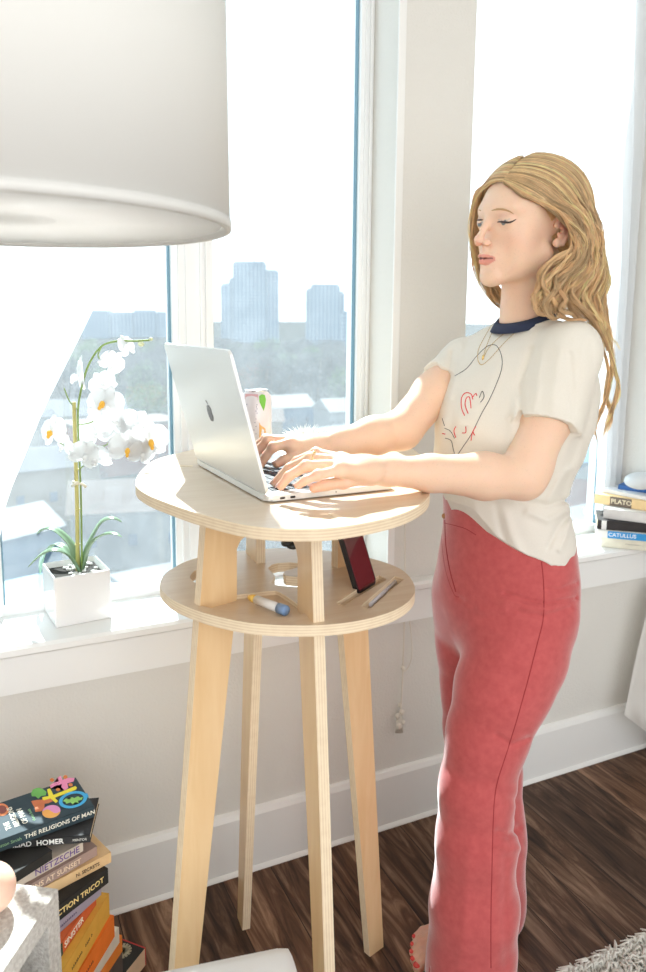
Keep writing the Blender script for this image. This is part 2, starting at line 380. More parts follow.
# ------------------------------------------------------------------ the city outside (the room is high above it)
GZ = -24.0
def out_at(x, dist, z=GZ):
    """ground point seen in image column x, at a given distance ahead"""
    d = FH + R0 * ((x - 323) / FPX) * 1.0
    p = CAM + d * dist; p[2] = z; return p
bm = bmesh.new()
rows = []
for i, dd in enumerate([25, 50, 80, 120, 180, 260, 380, 560, 800, 1200, 2000, 3600]):
    row = []
    for j in range(25):
        ang = YAW + math.radians(-60 + 5 * j)
        h = GZ + (0 if dd < 200 else 3 * math.sin(j * 1.3 + dd * .01) * min(1, (dd - 200) / 400)) + (12 if dd >= 1200 else 0) + (10 if dd >= 3000 else 0)
        row.append((CAM[0] + math.sin(ang) * dd, CAM[1] + math.cos(ang) * dd, h))
    rows.append(row)
add_grid(bm, rows)
gm = mat('winter_ground', (0.055, 0.053, 0.052), 0.95, noise=(0.05, 0.35, (0.030, 0.034, 0.032), 6, (1, 1, 1)), spec=0.0)
tag(struct('ground', bm, gm, 'hazy ground of the city outside'), kind='structure')
bm = bmesh.new(); 
for (x0, x1, d0, d1) in ((-200, 900, 92, 99), (-200, 900, 205, 213)):
    a0, a1, b1, b0 = out_at(x0, d0, GZ + .15), out_at(x1, d0 * 1.1, GZ + .15), out_at(x1, d1 * 1.1, GZ + .15), out_at(x0, d1, GZ + .15)
    bm.faces.new([bm.verts.new(p) for p in (a0, a1, b1, b0)])
struct('street', bm, mat('asphalt', (0.08, 0.083, 0.088), 0.9, spec=0.0), 'pale street outside')
HOUSE_W = [mat('house_white', (0.27, 0.28, 0.29), .8), mat('house_blue', (0.06, 0.13, 0.22), .7), mat('house_tan', (0.22, 0.17, 0.13), .8), mat('house_grey', (0.16, 0.165, 0.17), .8), mat('house_red', (0.26, 0.11, 0.09), .8)]
ROOFS = [mat('roof_grey', (0.10, 0.10, 0.11), .9), mat('roof_white', (0.20, 0.20, 0.20), .8), mat('roof_brown', (0.10, 0.07, 0.06), .9), mat('roof_blue', (0.08, 0.19, 0.30), .7)]
M_WIN = mat('far_window', (0.08, 0.12, 0.18), .2)
def house(px, dist, wdt, dep, h, rot, wm, rm, label, group, flat=False):
    c = out_at(px, dist); root = empty('house', c, (0, 0, rot)); tag(root, label, 'house', group)
    bm = bmesh.new(); add_box(bm, -wdt / 2, wdt / 2, -dep / 2, dep / 2, -1, h); obj('wall', bm, wm, root)
    bm = bmesh.new()
    if flat: add_box(bm, -wdt / 2 - .3, wdt / 2 + .3, -dep / 2 - .3, dep / 2 + .3, h, h + .5)
    else:
        rh = dep * .28; e_ = .5
        v = [bm.verts.new(p) for p in ((-wdt / 2 - e_, -dep / 2 - e_, h), (wdt / 2 + e_, -dep / 2 - e_, h), (wdt / 2 + e_, dep / 2 + e_, h), (-wdt / 2 - e_, dep / 2 + e_, h), (-wdt / 2 - e_, 0, h + rh), (wdt / 2 + e_, 0, h + rh))]
        for q in ((0, 1, 5, 4), (2, 3, 4, 5), (0, 4, 3), (1, 2, 5), (0, 3, 2, 1)): bm.faces.new([v[i] for i in q])
    obj('roof', bm, rm, root)
    n = max(2, int(wdt / 4))
    for i in range(n):
        bm = bmesh.new(); xx = -wdt / 2 + (i + .5) * wdt / n
        add_box(bm, xx - .45, xx + .45, -dep / 2 - .05, -dep / 2 + .05, h * .4, h * .4 + 1.2); obj('window', bm, M_WIN, root)
    return root
W_, B_, T_, G_, Rd = HOUSE_W; rg, rw, rb, rbl = ROOFS
hs = [ # px, dist, w, d, h, rot, wall, roof, label, flat
 (-10, 72, 9, 7, 5, .5, B_, rw, 'blue house low behind the left window pane', False),
 (36, 59, 8, 6, 3.5, .3, B_, rbl, 'blue flat-roofed shed at the foot of the left window view', True),
 (38, 96, 12, 8, 7, .2, T_, rg, 'tan house with dark windows behind the sheer curtain', False),
 (128, 80, 12, 9, 6, -.2, G_, rb, 'grey house right of the orchid stem', False),
 (100, 49, 9, 5, 3, .1, T_, rg, 'low tan building behind the orchid pot', True),
 (160, 63, 7, 6, 3, .2, T_, rg, 'flat roof beside the lower tabletop edge', True),
 (120, 128, 18, 10, 8, .2, Rd, rb, 'reddish building behind the orchid blossoms', True),
 (80, 150, 16, 10, 7, -.1, W_, rg, 'white building far behind the orchid stem', False),
 (325, 122, 12, 9, 6, .3, W_, rw, 'house with sunlit white roof right of the drink can', False),
 (282, 175, 12, 9, 6, .1, B_, rw, 'small blue house among the trees', False),
 (255, 150, 10, 8, 6, -.3, T_, rb, 'tan house behind the drink can', False),
 (350, 170, 14, 9, 6, 0, W_, rw, 'white roofed house by the right edge of the middle pane', False),
 (590, 70, 16, 9, 6, .2, T_, rw, 'tan house low in the right window', False),
 (560, 105, 18, 10, 7, -.2, B_, rbl, 'blue roofed building in the right window', False),
 (640, 92, 14, 10, 7, .3, Rd, rw, 'red walled house in the right window', False),
 (610, 150, 20, 10, 8, .1, W_, rg, 'white house far in the right window', False)]
for q in hs: house(*q[:9], group=None, flat=q[9])
# towers on the skyline
def tower_mat(name, c1, c2, sz, sxx):
    m, n, b = nodes_mat(name)
    t = n.nodes.new('ShaderNodeTexCoord'); br = n.nodes.new('ShaderNodeTexBrick'); br.offset = 0
    mp = n.nodes.new('ShaderNodeMapping'); mp.inputs['Rotation'].default_value = (PI / 2, 0, 0)
    n.links.new(t.outputs['Object'], mp.inputs[0]); n.links.new(mp.outputs[0], br.inputs['Vector'])
    br.inputs['Scale'].default_value = 1; br.inputs['Brick Width'].default_value = sxx; br.inputs['Row Height'].default_value = sz; br.inputs['Mortar Size'].default_value = 0.5
    br.inputs['Color1'].default_value = (*c1, 1); br.inputs['Color2'].default_value = (*c1, 1); br.inputs['Mortar'].default_value = (*c2, 1)
    n.links.new(br.outputs['Color'], b.inputs['Base Color']); b.inputs['Roughness'].default_value = 0.4
    return m
MT = tower_mat('tower_facade', (0.07, 0.13, 0.21), (0.30, 0.37, 0.44), 3.4, 4.2)
MTR = mat('tower_top', (0.22, 0.28, 0.34), .6)
def tower(name, px, dist, wpx, ytop, label, steps, antenna=False):
    c = out_at(px, dist); root = empty(name, c, (0, 0, -YAW)); tag(root, label, 'skyscraper' if name == 'tower' else 'building')
    k = dist / FPX; H_ = (322 - ytop) * k + CAM[2] - GZ
    for i, (a_, b_, hh) in enumerate(steps):    # a_,b_ as fractions of the width; hh as a fraction of the height above the skyline
        bm = bmesh.new(); top = (CAM[2] - GZ) + (322 - ytop) * k * hh
        add_box(bm, (a_ - .5) * wpx * k, (b_ - .5) * wpx * k, -8 + 2 * i, 14 - 2 * i, -2, top); obj('tower_block', bm, MT, root)
        bm = bmesh.new(); add_box(bm, (a_ - .5) * wpx * k + 1.5, (b_ - .5) * wpx * k - 1.5, -6 + 2 * i, 12 - 2 * i, top, top + 2.2); obj('roof', bm, MTR, root)
    if antenna:
        bm = bmesh.new(); add_tube(bm, [(-2, 0, H_ - 1), (-2, 0, H_ + 8)], .5, 6); add_tube(bm, [(-6, 0, H_ + 6), (5, 0, H_ + 9)], .4, 6); obj('rooftop_crane', bm, MTR, root)
    return root
tower('tower', 256, 850, 44, 267, 'tallest tower on the skyline, left half of the middle pane', [(0.0, .72, 1.0), (.6, 1.0, .86), (-.1, .2, .72)], True)
tower('tower', 229, 900, 14, 288, 'slim unfinished tower left of the tallest one', [(0, 1, 1.0)], True)
tower('tower', 324, 850, 38, 288, 'shorter tower with a stepped crown, right half of the middle pane', [(.12, .88, 1.0), (0, .4, .88), (.7, 1.0, .8)])
tower('tower', 350, 700, 20, 314, 'low block at the right edge of the middle pane', [(0, 1, 1.0)])
tower('tower', 608, 800, 14, 237, 'slim tower behind her hair in the right window', [(0, 1, 1.0)])
tower('office_block', 130, 900, 90, 315, 'long low block on the skyline of the left pane', [(0, .3, 1.0), (.3, .55, .8), (.55, .8, 1.1), (.8, 1.0, .9)])
# trees: one of each kind, then copies
TREE_M = [mat('bare_crown', (0.115, 0.115, 0.12), .95, noise=(1.2, .4, (0.05, 0.055, 0.065), 5, (1, 1, 1))), mat('green_crown', (0.11, 0.16, 0.075), .95, noise=(1.2, .4, (0.12, 0.20, 0.08), 5, (1, 1, 1)))]
M_TRUNK = mat('tree_bark', (0.18, 0.14, 0.11), .9)
def tree_mesh(seed, kind):
    rnd = random.Random(seed); bm = bmesh.new()
    for i in range(1500):
        u = Vector((rnd.gauss(0, 1), rnd.gauss(0, 1), rnd.gauss(0, 1))).normalized() * (rnd.random() ** .45)
        c = Vector((u.x * 4.0, u.y * 4.0, 4.2 + u.z * 3.6)) * (1 + .12 * math.sin(u.x * 5 + seed) * math.cos(u.y * 6)); r = rnd.uniform(.14, .42)
        a_ = Vector((rnd.gauss(0, 1), rnd.gauss(0, 1), rnd.gauss(0, 1))).normalized(); b_ = a_.orthogonal().normalized()
        bm.faces.new([bm.verts.new(c + a_ * r), bm.verts.new(c + b_ * r * .5), bm.verts.new(c - a_ * r)])
    return bm
protos = []
for kind in (0, 0, 1):
    root = empty('tree', (0, 0, GZ)); obj('crown', tree_mesh(len(protos) * 7 + 1, kind), TREE_M[kind], root)
    bm = bmesh.new(); add_tube(bm, [(0, 0, -1), (0.2, 0, 3), (0, .2, 5.5)], [.35, .28, .15], 7); obj('trunk', bm, M_TRUNK, root); protos.append(root)
def copy_tree(o, parent=None):
    c = o.copy(); COL.objects.link(c)
    if parent is not None: c.parent = parent
    for ch in list(o.children): copy_tree(ch, c)
    return c
rnd = random.Random(11); used = [False] * 3; cells = []
for i in range(9000):
    if len(cells) >= 296: break
    dist = 54 * (640 / 54) ** (rnd.random() ** (1.5 if i % 3 == 0 else 0.85)); px = rnd.choice([rnd.uniform(0, 175), rnd.uniform(205, 365), rnd.uniform(205, 365), rnd.uniform(470, 625)])
    p = out_at(px, dist)
    if any((p[0] - q[0]) ** 2 + (p[1] - q[1]) ** 2 < (7.3 if dist < 170 else 12.0) ** 2 for q in cells): continue
    if any(abs(px - h_[0]) < (h_[2] * .62 + 4) * FPX / h_[1] and abs(dist - h_[1]) < h_[3] * .7 + 6 for h_ in hs): continue
    if any(abs(px - h_[0]) < (h_[2] * .5) * FPX / h_[1] and 0 < h_[1] - dist < 14 for h_ in hs): continue
    if 86 < dist < 103 or 199 < dist < 218: continue
    cells.append(p); k = 2 if rnd.random() < .13 else rnd.choice([0, 1])
    o = protos[k] if not used[k] else copy_tree(protos[k]); used[k] = True
    s = rnd.uniform(.75, .98) * (1 if dist < 170 else 1.75)
    o.location = p; o.scale = (s, s, s); o.rotation_euler = (0, 0, rnd.uniform(0, 6.28))
    tag(o, ('green leafy tree' if k == 2 else 'bare grey-brown winter tree') + ' blurred in the city outside', 'tree', ('green' if k == 2 else 'bare') + ' trees outside the windows')
# ------------------------------------------------------------------ the standing desk
ZT = 1.065; ZSH = 0.89; TH = 0.018
DC = lf(-0.075, 1.30, 0)                                 # centre of the desk on the floor
desk = empty('standing_desk', DC, (0, 0, 0)); tag(desk, 'round birch plywood standing desk with a lower shelf and four splayed legs', 'desk')
def loc(p): return (p[0] - DC[0], p[1] - DC[1])
def slab(name, outline, ztop, th, holes, parent, label=None):
    """plywood slab: outline and holes as xy point lists; layered edges"""
    bm = bmesh.new()
    zb = ztop - th
    loops = [outline] + holes
    edges = []; allv = []
    for L_ in loops:
        v = [bm.verts.new((p[0], p[1], ztop)) for p in L_]; allv.append(v)
        for i in range(len(v)): edges.append(bm.edges.new((v[i], v[(i + 1) % len(v)])))
    r = bmesh.ops.triangle_fill(bm, use_beauty=True, use_dissolve=False, edges=edges)
    top = [f for f in r['geom'] if isinstance(f, bmesh.types.BMFace)]
    if top[0].normal.z < 0: bmesh.ops.reverse_faces(bm, faces=top)
    d = bmesh.ops.duplicate(bm, geom=top); vm = d['vert_map']
    low = [g for g in d['geom'] if isinstance(g, bmesh.types.BMFace)]
    for g in d['geom']:
        if isinstance(g, bmesh.types.BMVert): g.co.z = zb
    for v in allv:
        n = len(v)
        for i in range(n):
            f = bm.faces.new((v[i], v[(i + 1) % n], vm[v[(i + 1) % n]], vm[v[i]])); f.material_index = 1
    o = obj(name, bm, [FACE_TOP, EDGE_TOP], parent)
    if label: o['label'] = label
    return o
top_px = [(135.4, 484), (141, 471), (155, 460), (177, 453.5), (205, 447), (240, 442), (285, 438), (330, 437), (372, 439), (400, 444), (417, 452), (427, 468), (430, 488), (427, 499), (415, 508), (395, 516), (365, 523), (330, 528), (300, 529), (270, 528), (240, 524), (200, 514), (170, 504), (146, 494)]
out = [loc(p) for p in spline([on_z(x, y, ZT)[:2] for x, y in top_px], 5, True)]
slab('tabletop', out, ZT, TH, [], desk)
sh_px = [(160, 586), (164, 575), (175, 567), (190, 560), (215, 554), (250, 550), (290, 548), (330, 551), (365, 557), (392, 565), (407, 574), (415, 588), (410, 600), (393, 611), (365, 619.5), (330, 624.5), (290, 625.5), (250, 623), (215, 616), (190, 608), (170, 598)]
out = [loc(p) for p in spline([on_z(x, y, ZSH)[:2] for x, y in sh_px], 5, True)]
def hole(px, n=4): return [loc(p) for p in spline([on_z(x, y, ZSH)[:2] for x, y in px], n, True)]
cup = hole([(190, 577), (196, 570), (210, 567), (228, 568), (235, 573), (231, 580), (212, 584), (196, 583)])
gap = hole([(268, 568), (278, 563), (299, 563), (296, 568), (285, 571), (286, 576), (312, 578), (315, 584), (304, 587), (284, 586), (271, 583), (275, 576)], 2)
slot1 = hole([(336, 603), (343, 606), (387, 579), (379, 575)], 1)
slot2 = hole([(361, 606), (370, 609), (404, 579), (395, 576)], 1)
# tray recess: a cut-out whose floor is a thinner board let in below
tray_px = [(194, 602), (201, 598), (240, 594.5), (270, 591), (281, 593), (303, 609), (300, 615), (275, 617), (240, 614), (203, 606)]
tray = hole(tray_px, 3)
shelf = slab('shelf', out, ZSH, TH, [cup, gap, slot1, slot2, tray], desk)
bm = bmesh.new(); add_prism(bm, hole(tray_px, 3), ZSH - TH, ZSH - TH + .010); obj('tray_floor', bm, [FACE_TOP], shelf)
bm = bmesh.new(); add_prism(bm, hole([(335, 603), (343, 608), (389, 579), (379, 574)], 1), ZSH - TH, ZSH - TH + .004)
add_prism(bm, hole([(360, 606), (370, 611), (406, 579), (395, 575)], 1), ZSH - TH, ZSH - TH + .004); obj('slot_floor', bm, [FACE_TOP], shelf)
# frames: each one a portal of two legs joined by a beam under the top (local x along the frame, y the thickness)
def leg_pair(direction, names, wleg, rt=(.6, .6)):
    d = R0 * direction[0] + FH * direction[1]; ang = math.atan2(d[1], d[0]); Rf = math.hypot(*direction)
    zt = ZT - TH
    for side in (-1, 1):
        Rb = Rf * (names[0] if side < 0 else names[1]); Rt = Rb * (rt[0] if side < 0 else rt[1])
        prof = [(Rb, 0), (Rb - wleg * .8, 0), (Rt - wleg * 1.02, ZSH - .0), (Rt - wleg * 1.03, zt - .075), (Rt - wleg * 1.1 - .004, zt - .062), (Rt - wleg * 1.1 - .016, zt - .055), (0.0, zt - .046), (0.0, zt), (Rt + .004, zt)]
        pts = [(side * x, z) for x, z in prof]
        if side > 0: pts = pts[::-1]
        bm = bmesh.new()
        lo = [bm.verts.new((p[0], -TH / 2, p[1])) for p in pts]; hi = [bm.verts.new((p[0], TH / 2, p[1])) for p in pts]
        bm.faces.new(lo); bm.faces.new(hi[::-1])
        for i in range(len(pts)):
            f = bm.faces.new((lo[i], hi[i], hi[(i + 1) % len(pts)], lo[(i + 1) % len(pts)])); f.material_index = 1
        obj('leg', bm, [FACE_LEG, EDGE_LEG], desk, (0, 0, 0), (0, 0, ang))
leg_pair((.207, .180), (.94, 1.02), .052, (.585, .66))
leg_pair((-.106, .268), (1.0, .97), .052)
# tenon ends let into the top
for q in ([(328, 514), (333, 513), (352, 522), (346, 523)], [(160, 465.5), (162, 464.5), (193, 465.5), (192, 467)]):
    bm = bmesh.new(); add_prism(bm, [loc(on_z(x, y, ZT)) for x, y in q], ZT - .004, ZT + .0006)
    tag(obj('tenon', bm, [EDGE_LEG], desk), 'layered leg tenon end showing in the tabletop')

# ------------------------------------------------------------------ laptop
M_ALU = mat('silver_aluminium', (0.80, 0.81, 0.80), 0.38, 0.55); M_KEYBED = mat('laptop_keybed', (0.7, 0.7, 0.69), .4, .5)
M_KEY = mat('dark_keys', (0.03, 0.03, 0.04), .5); M_SCREEN = mat('dark_screen', (0.01, 0.01, 0.012), .1); M_DARKCH = mat('polished_mark', (0.12, 0.12, 0.12), .15, 1.0)
zl = ZT + .001
Bn, Bf, Br = on_z(266, 503, zl), on_z(191, 463, zl), on_z(397, 490, zl)
hinge = Bf - Bn; depthv = Br - Bn
LW = 0.325; LD = np.linalg.norm(depthv); hd = hinge / np.linalg.norm(hinge); dv = depthv / LD
yv = np.array([-dv[1], dv[0], 0]);  yv = yv if yv @ hd > 0 else -yv      # square base; near edge kept
yl = yv * .35 + hd * .65; yl /= np.linalg.norm(yl); dl = np.array([yl[1], -yl[0], 0]); dl = dl if dl @ dv > 0 else -dl
LW = 0.365; LD = 0.240
lap = empty('laptop', Bn, (0, 0, math.atan2(dl[1], dl[0]))); tag(lap, 'open silver laptop with dark keys on the standing desk', 'laptop')
# local: x = toward the user (depth), y = away from camera along the hinge
bm = bmesh.new()
def rrect(x0, x1, y0, y1, r, n=5):
    pts = []
    for cx, cy, a0 in ((x1 - r, y1 - r, 0), (x0 + r, y1 - r, 90), (x0 + r, y0 + r, 180), (x1 - r, y0 + r, 270)):
        for k in range(n + 1):
            t = math.radians(a0 + 90 * k / n); pts.append((cx + r * math.cos(t), cy + r * math.sin(t)))
    return pts
v = add_prism(bm, rrect(0, LD, 0, LW, .012), 0.001, .0105)
bmesh.ops.bevel(bm, geom=[e_ for e_ in bm.edges if abs(e_.verts[0].co.z - e_.verts[1].co.z) < 1e-6 and e_.verts[0].co.z < .005 and len(e_.link_faces) == 2], offset=.003, segments=2, affect='EDGES')
base = obj('base', bm, M_ALU, lap)
bm = bmesh.new(); add_prism(bm, rrect(.022, .125, .03, LW - .03, .003), .0105, .0109); obj('keybed', bm, M_KEY, base)
bm = bmesh.new()
for r_ in range(6):
    n = 14
    if r_ == 5: spans = [(i / n, (i + 1) / n) for i in range(0, 4)] + [(4 / n, 9 / n)] + [(i / n, (i + 1) / n) for i in range(9, n)]
    else: spans = [(i / n, (i + 1) / n) for i in range(n)]
    for a_, b_ in spans:
        y0_ = .033 + a_ * (LW - .066); y1_ = .033 + b_ * (LW - .066); x0_ = .025 + r_ * .0163
        add_box(bm, x0_, x0_ + (.0143 if r_ else .009), y0_ + .001, y1_ - .001, .0109, .0118)
tag(obj('keys', bm, M_KEY, base), 'rows of dark keys')
bm = bmesh.new(); add_prism(bm, rrect(.14, .222, LW / 2 - .065, LW / 2 + .065, .004), .0105, .0108); obj('trackpad', bm, M_KEYBED, base)
bm = bmesh.new()
for xx in (.024, .042): add_prism(bm, [(xx + .009 * a_, z_) for a_, z_ in ((0, .0045), (.12, .0035), (.88, .0035), (1, .0045), (1, .006), (.88, .007), (.12, .007), (0, .006))], 0, .0008, M=Matrix(((1, 0, 0, 0), (0, 0, -1, .0004), (0, 1, 0, 0), (0, 0, 0, 1))))
add_ball(bm, (.125, 0.0002, .006), (.0012, .0006, .0012), sub=2)
tag(obj('port', bm, M_SCREEN, base), 'dark charging ports on the side')
# lid: leans back about 20 degrees past upright
LT = math.radians(15.0); LH = 0.238
lid = empty('lid', (0.004, 0, .0105)); lid.parent = lap; lid.rotation_euler = (0, -(PI / 2 + LT), 0)   # local x becomes up and back
bm = bmesh.new(); add_prism(bm, rrect(.002, LH, 0, LW, .011), -.0025, .0025)
lidm = obj('lid', bm, M_ALU, lap, (0.004, 0, .0105), (0, -(PI / 2 + LT), 0)); bpy.data.objects.remove(lid)
bm = bmesh.new(); add_prism(bm, rrect(.008, LH - .005, .005, LW - .005, .008), -.0031, -.0025); sc_o = obj('screen', bm, M_SCREEN, lidm)
# the mark on the lid: a bitten fruit with a leaf
pts = []
for k in range(48):
    t = 2 * PI * k / 48; r_ = .0150 * (1 + .04 * math.cos(2 * t)); x_ = r_ * math.sin(t) * .93; y_ = r_ * math.cos(t)
    if abs(x_) < .004: y_ -= math.copysign(.0016 * (1 - abs(x_) / .004), y_)
    d_ = math.hypot(x_ - .0182, y_ - .002)
    if d_ < .0075: x_ = .0182 - math.sqrt(max(0, .0075 ** 2 - (y_ - .002) ** 2))
    pts.append((x_, y_))
bm = bmesh.new()
Ml = Matrix(((0, 1, 0, .118), (1, 0, 0, LW * .5), (0, 0, -1, .0029), (0, 0, 0, 1)))
add_prism(bm, [(-x_, y_) for x_, y_ in pts], -.0002, .0004, M=Ml)
add_prism(bm, [(0, .0165), (.0028, .0172), (.0062, .0208), (.0062, .0235), (.003, .0226), (0, .019)], -.0002, .0004, M=Ml)
tag(obj('emblem', bm, M_DARKCH, lidm), 'dark polished fruit-shaped mark')
# ------------------------------------------------------------------ implicit-surface sculpting tools
def smin(a_, b_, k):
    h = np.maximum(k - np.abs(a_ - b_), 0) / k
    return np.minimum(a_, b_) - h * h * k * 0.25
def d_cone(P, a_, b_, r1, r2):
    a_ = np.asarray(a_, float); b_ = np.asarray(b_, float); ba = b_ - a_; l2 = ba @ ba; rr = r1 - r2; a2 = l2 - rr * rr; il2 = 1 / l2
    pa = P - a_; y = pa @ ba; z = y - l2; q = pa * l2 - y[:, None] * ba; x2 = np.einsum('ij,ij->i', q, q)
    y2 = y * y * l2; z2 = z * z * l2; k = np.sign(rr) * rr * rr * x2
    d = (np.sqrt(x2 * a2 * il2) + y * rr) * il2 - r1
    c1 = np.sign(z) * a2 * z2 > k; d = np.where(c1, np.sqrt(x2 + z2) * il2 - r2, d)
    c2 = (~c1) & (np.sign(y) * a2 * y2 < k); d = np.where(c2, np.sqrt(x2 + y2) * il2 - r1, d)
    return d
def d_ell(P, c, r, R=None):
    q = P - np.asarray(c, float)
    if R is not None: q = q @ R.T
    r = np.asarray(r, float); k0 = np.linalg.norm(q / r, axis=1); k1 = np.linalg.norm(q / (r * r), axis=1)
    return k0 * (k0 - 1) / np.maximum(k1, 1e-9)
class Loft:
    """stack of ellipses: knots (z, lat, fwd, a, b, facing degrees)"""
    def __init__(s, knots, zcap=0.01):
        K = np.array(spline(sorted(knots), 6)); s.z = K[:, 0]; s.K = K; s.cap = zcap
        c = np.array([lf(k[1], k[2], k[0])[:2] for k in K]); s.c = c
    def d(s, P):
        z = np.clip(P[:, 2], s.z[0], s.z[-1])
        cx = np.interp(z, s.z, s.c[:, 0]); cy = np.interp(z, s.z, s.c[:, 1]); a_ = np.interp(z, s.z, s.K[:, 3]); b_ = np.interp(z, s.z, s.K[:, 4]); t = np.radians(np.interp(z, s.z, s.K[:, 5]))
        fx = R0[0] * np.cos(t) + FH[0] * np.sin(t); fy = R0[1] * np.cos(t) + FH[1] * np.sin(t)
        x = P[:, 0] - cx; y = P[:, 1] - cy; u = x * fx + y * fy; v = -x * fy + y * fx
        k0 = np.sqrt((u / a_) ** 2 + (v / b_) ** 2); k1 = np.sqrt((u / a_ ** 2) ** 2 + (v / b_ ** 2) ** 2)
        d2 = k0 * (k0 - 1) / np.maximum(k1, 1e-6)
        dz = np.maximum(s.z[0] - P[:, 2], P[:, 2] - s.z[-1])
        return np.maximum(d2, dz)
    def box(s):
        m = s.K[:, 3:5].max(); return np.array([s.c[:, 0].min() - m, s.c[:, 1].min() - m, s.z[0]]), np.array([s.c[:, 0].max() + m, s.c[:, 1].max() + m, s.z[-1]])
class Group:
    """prims: ('c',a,b,r1,r2,k) ('e',c,r,R,k) ('l',Loft,k); a negative flag 'sc'/'se' subtracts"""
    def __init__(s, prims, k=0.01):
        s.p = prims; s.k = k; lo = []; hi = []
        for q in prims:
            if q[0] == 'c': r = max(q[3], q[4]); lo += [np.array(q[1]) - r, np.array(q[2]) - r]; hi += [np.array(q[1]) + r, np.array(q[2]) + r]
            elif q[0] == 'e': r = max(q[2]); lo.append(np.array(q[1]) - r); hi.append(np.array(q[1]) + r)
            elif q[0] == 'l': b_ = q[1].box(); lo.append(b_[0]); hi.append(b_[1])
        s.lo = np.min(lo, 0); s.hi = np.max(hi, 0)
    def d(s, P):
        D = None
        for q in s.p:
            if q[0] in ('c', 'sc'): d = d_cone(P, q[1], q[2], q[3], q[4])
            elif q[0] in ('e', 'se'): d = d_ell(P, q[1], q[2], q[3])
            else: d = q[1].d(P)
            k = q[-1]
            if q[0][0] == 's': D = -smin(-D, d, k)
            else: D = d if D is None else smin(D, d, k)
        return D
def field(groups, post=None, margin=0.04):
    def f(P):
        D = np.full(len(P), 0.3); lo = P.min(0) - margin; hi = P.max(0) + margin
        for g in groups:
            if (g.lo > hi).any() or (g.hi < lo).any(): continue
            D = smin(D, g.d(P), g.k)
        return post(P, D) if post else D
    f.groups = groups
    return f
def sdf_mesh(name, f, lo, hi, v, mats, parent=None, C=8, color=None):
    lo = np.array(lo, float); hi = np.array(hi, float); nc = np.ceil((hi - lo) / (C * v)).astype(int)
    dims = nc * C + 4
    def key(I): return (I[:, 0].astype(np.int64) * dims[1] + I[:, 1]) * dims[2] + I[:, 2]
    ks = []; ps = []; edges = [[], [], []]
    g = np.arange(C + 1); L_ = np.stack(np.meshgrid(g, g, g, indexing='ij'), -1).reshape(-1, 3)
    for bx in range(nc[0]):
        yz = np.stack(np.meshgrid(np.arange(nc[1]), np.arange(nc[2]), indexing='ij'), -1).reshape(-1, 2)
        I = np.c_[np.full(len(yz), bx), yz]
        cc = lo + (I + .5) * C * v
        dd = np.concatenate([f(cc[m]) for m in np.array_split(np.arange(len(cc)), max(1, len(cc) // 40))])
        I = I[np.abs(dd) < C * v * 1.7]
        for m in np.array_split(np.arange(len(I)), max(1, len(I) // 12)):
            if len(m) == 0: continue
            J = I[m]; base = J * C
            G = base[:, None, :] + L_[None]; P = lo + G.reshape(-1, 3) * v
            V = f(P).reshape(len(J), C + 1, C + 1, C + 1)
            S = V < 0
            if S.all() or not S.any(): continue
            cnt = np.zeros((len(J), C, C, C)); acc = np.zeros((len(J), C, C, C, 3))
            for ax in range(3):
                for o1 in (0, 1):
                    for o2 in (0, 1):
                        sl0 = [slice(None)] * 4; sl1 = [slice(None)] * 4; oth = [q for q in range(3) if q != ax]
                        sl0[1 + ax] = slice(0, C); sl1[1 + ax] = slice(1, C + 1)
                        for q, o_ in zip(oth, (o1, o2)): sl0[1 + q] = slice(o_, C + o_); sl1[1 + q] = slice(o_, C + o_)
                        A, B = V[tuple(sl0)], V[tuple(sl1)]; x = (A < 0) != (B < 0)
                        t = np.where(x, A / np.where(x, A - B, 1), 0); cnt += x
                        acc[..., ax] += t
                        for q, o_ in zip(oth, (o1, o2)): acc[..., q] += x * o_
            act = cnt > 0
            w_ = np.argwhere(act)
            if len(w_) == 0: continue
            cell = base[w_[:, 0]] + w_[:, 1:]
            p = lo + (cell + acc[act] / cnt[act][:, None]) * v
            e_ = v * .3; gr = np.zeros_like(p)     # one Newton step onto the surface
            f0 = f(p)
            for q in range(3):
                dp = np.zeros(3); dp[q] = e_; gr[:, q] = (f(p + dp) - f0) / e_
            n2 = np.maximum((gr ** 2).sum(1), .2); st = -(f0 / n2)[:, None] * gr
            st = np.clip(st, -v * .5, v * .5); p = p + st
            ks.append(key(cell)); ps.append(p)
            for ax in range(3):
                s0 = [slice(None)] + [slice(0, C)] * 3; s1 = list(s0); s1[1 + ax] = slice(1, C + 1)
                A, B = S[tuple(s0)], S[tuple(s1)]; x = np.argwhere(A != B)
                if len(x): edges[ax].append(np.c_[base[x[:, 0]] + x[:, 1:], A[tuple(x.T)]])
    K = np.concatenate(ks); P = np.concatenate(ps); o_ = np.argsort(K); K = K[o_]; P = P[o_]
    quads = []
    for ax in range(3):
        if not edges[ax]: continue
        E_ = np.concatenate(edges[ax]); I = E_[:, :3].astype(int); ins = E_[:, 3].astype(bool); oth = [(ax + 1) % 3, (ax + 2) % 3]
        Q = []
        for (a_, b_) in ((-1, -1), (0, -1), (0, 0), (-1, 0)):
            J = I.copy(); J[:, oth[0]] += a_; J[:, oth[1]] += b_; ok = (J >= 0).all(1); kk = key(np.maximum(J, 0))
            ix = np.searchsorted(K, kk); ix = np.minimum(ix, len(K) - 1); Q.append(np.where(ok & (K[ix] == kk), ix, -1))
        Q = np.stack(Q, 1); good = (Q >= 0).all(1); Q = Q[good]; ins = ins[good]
        Q[~ins] = Q[~ins][:, ::-1]; quads.append(Q)
    Q = np.concatenate(quads)
    me = bpy.data.meshes.new(name); me.vertices.add(len(P)); me.vertices.foreach_set('co', P.astype(np.float32).ravel())
    me.loops.add(Q.size); me.loops.foreach_set('vertex_index', Q.astype(np.int32).ravel())
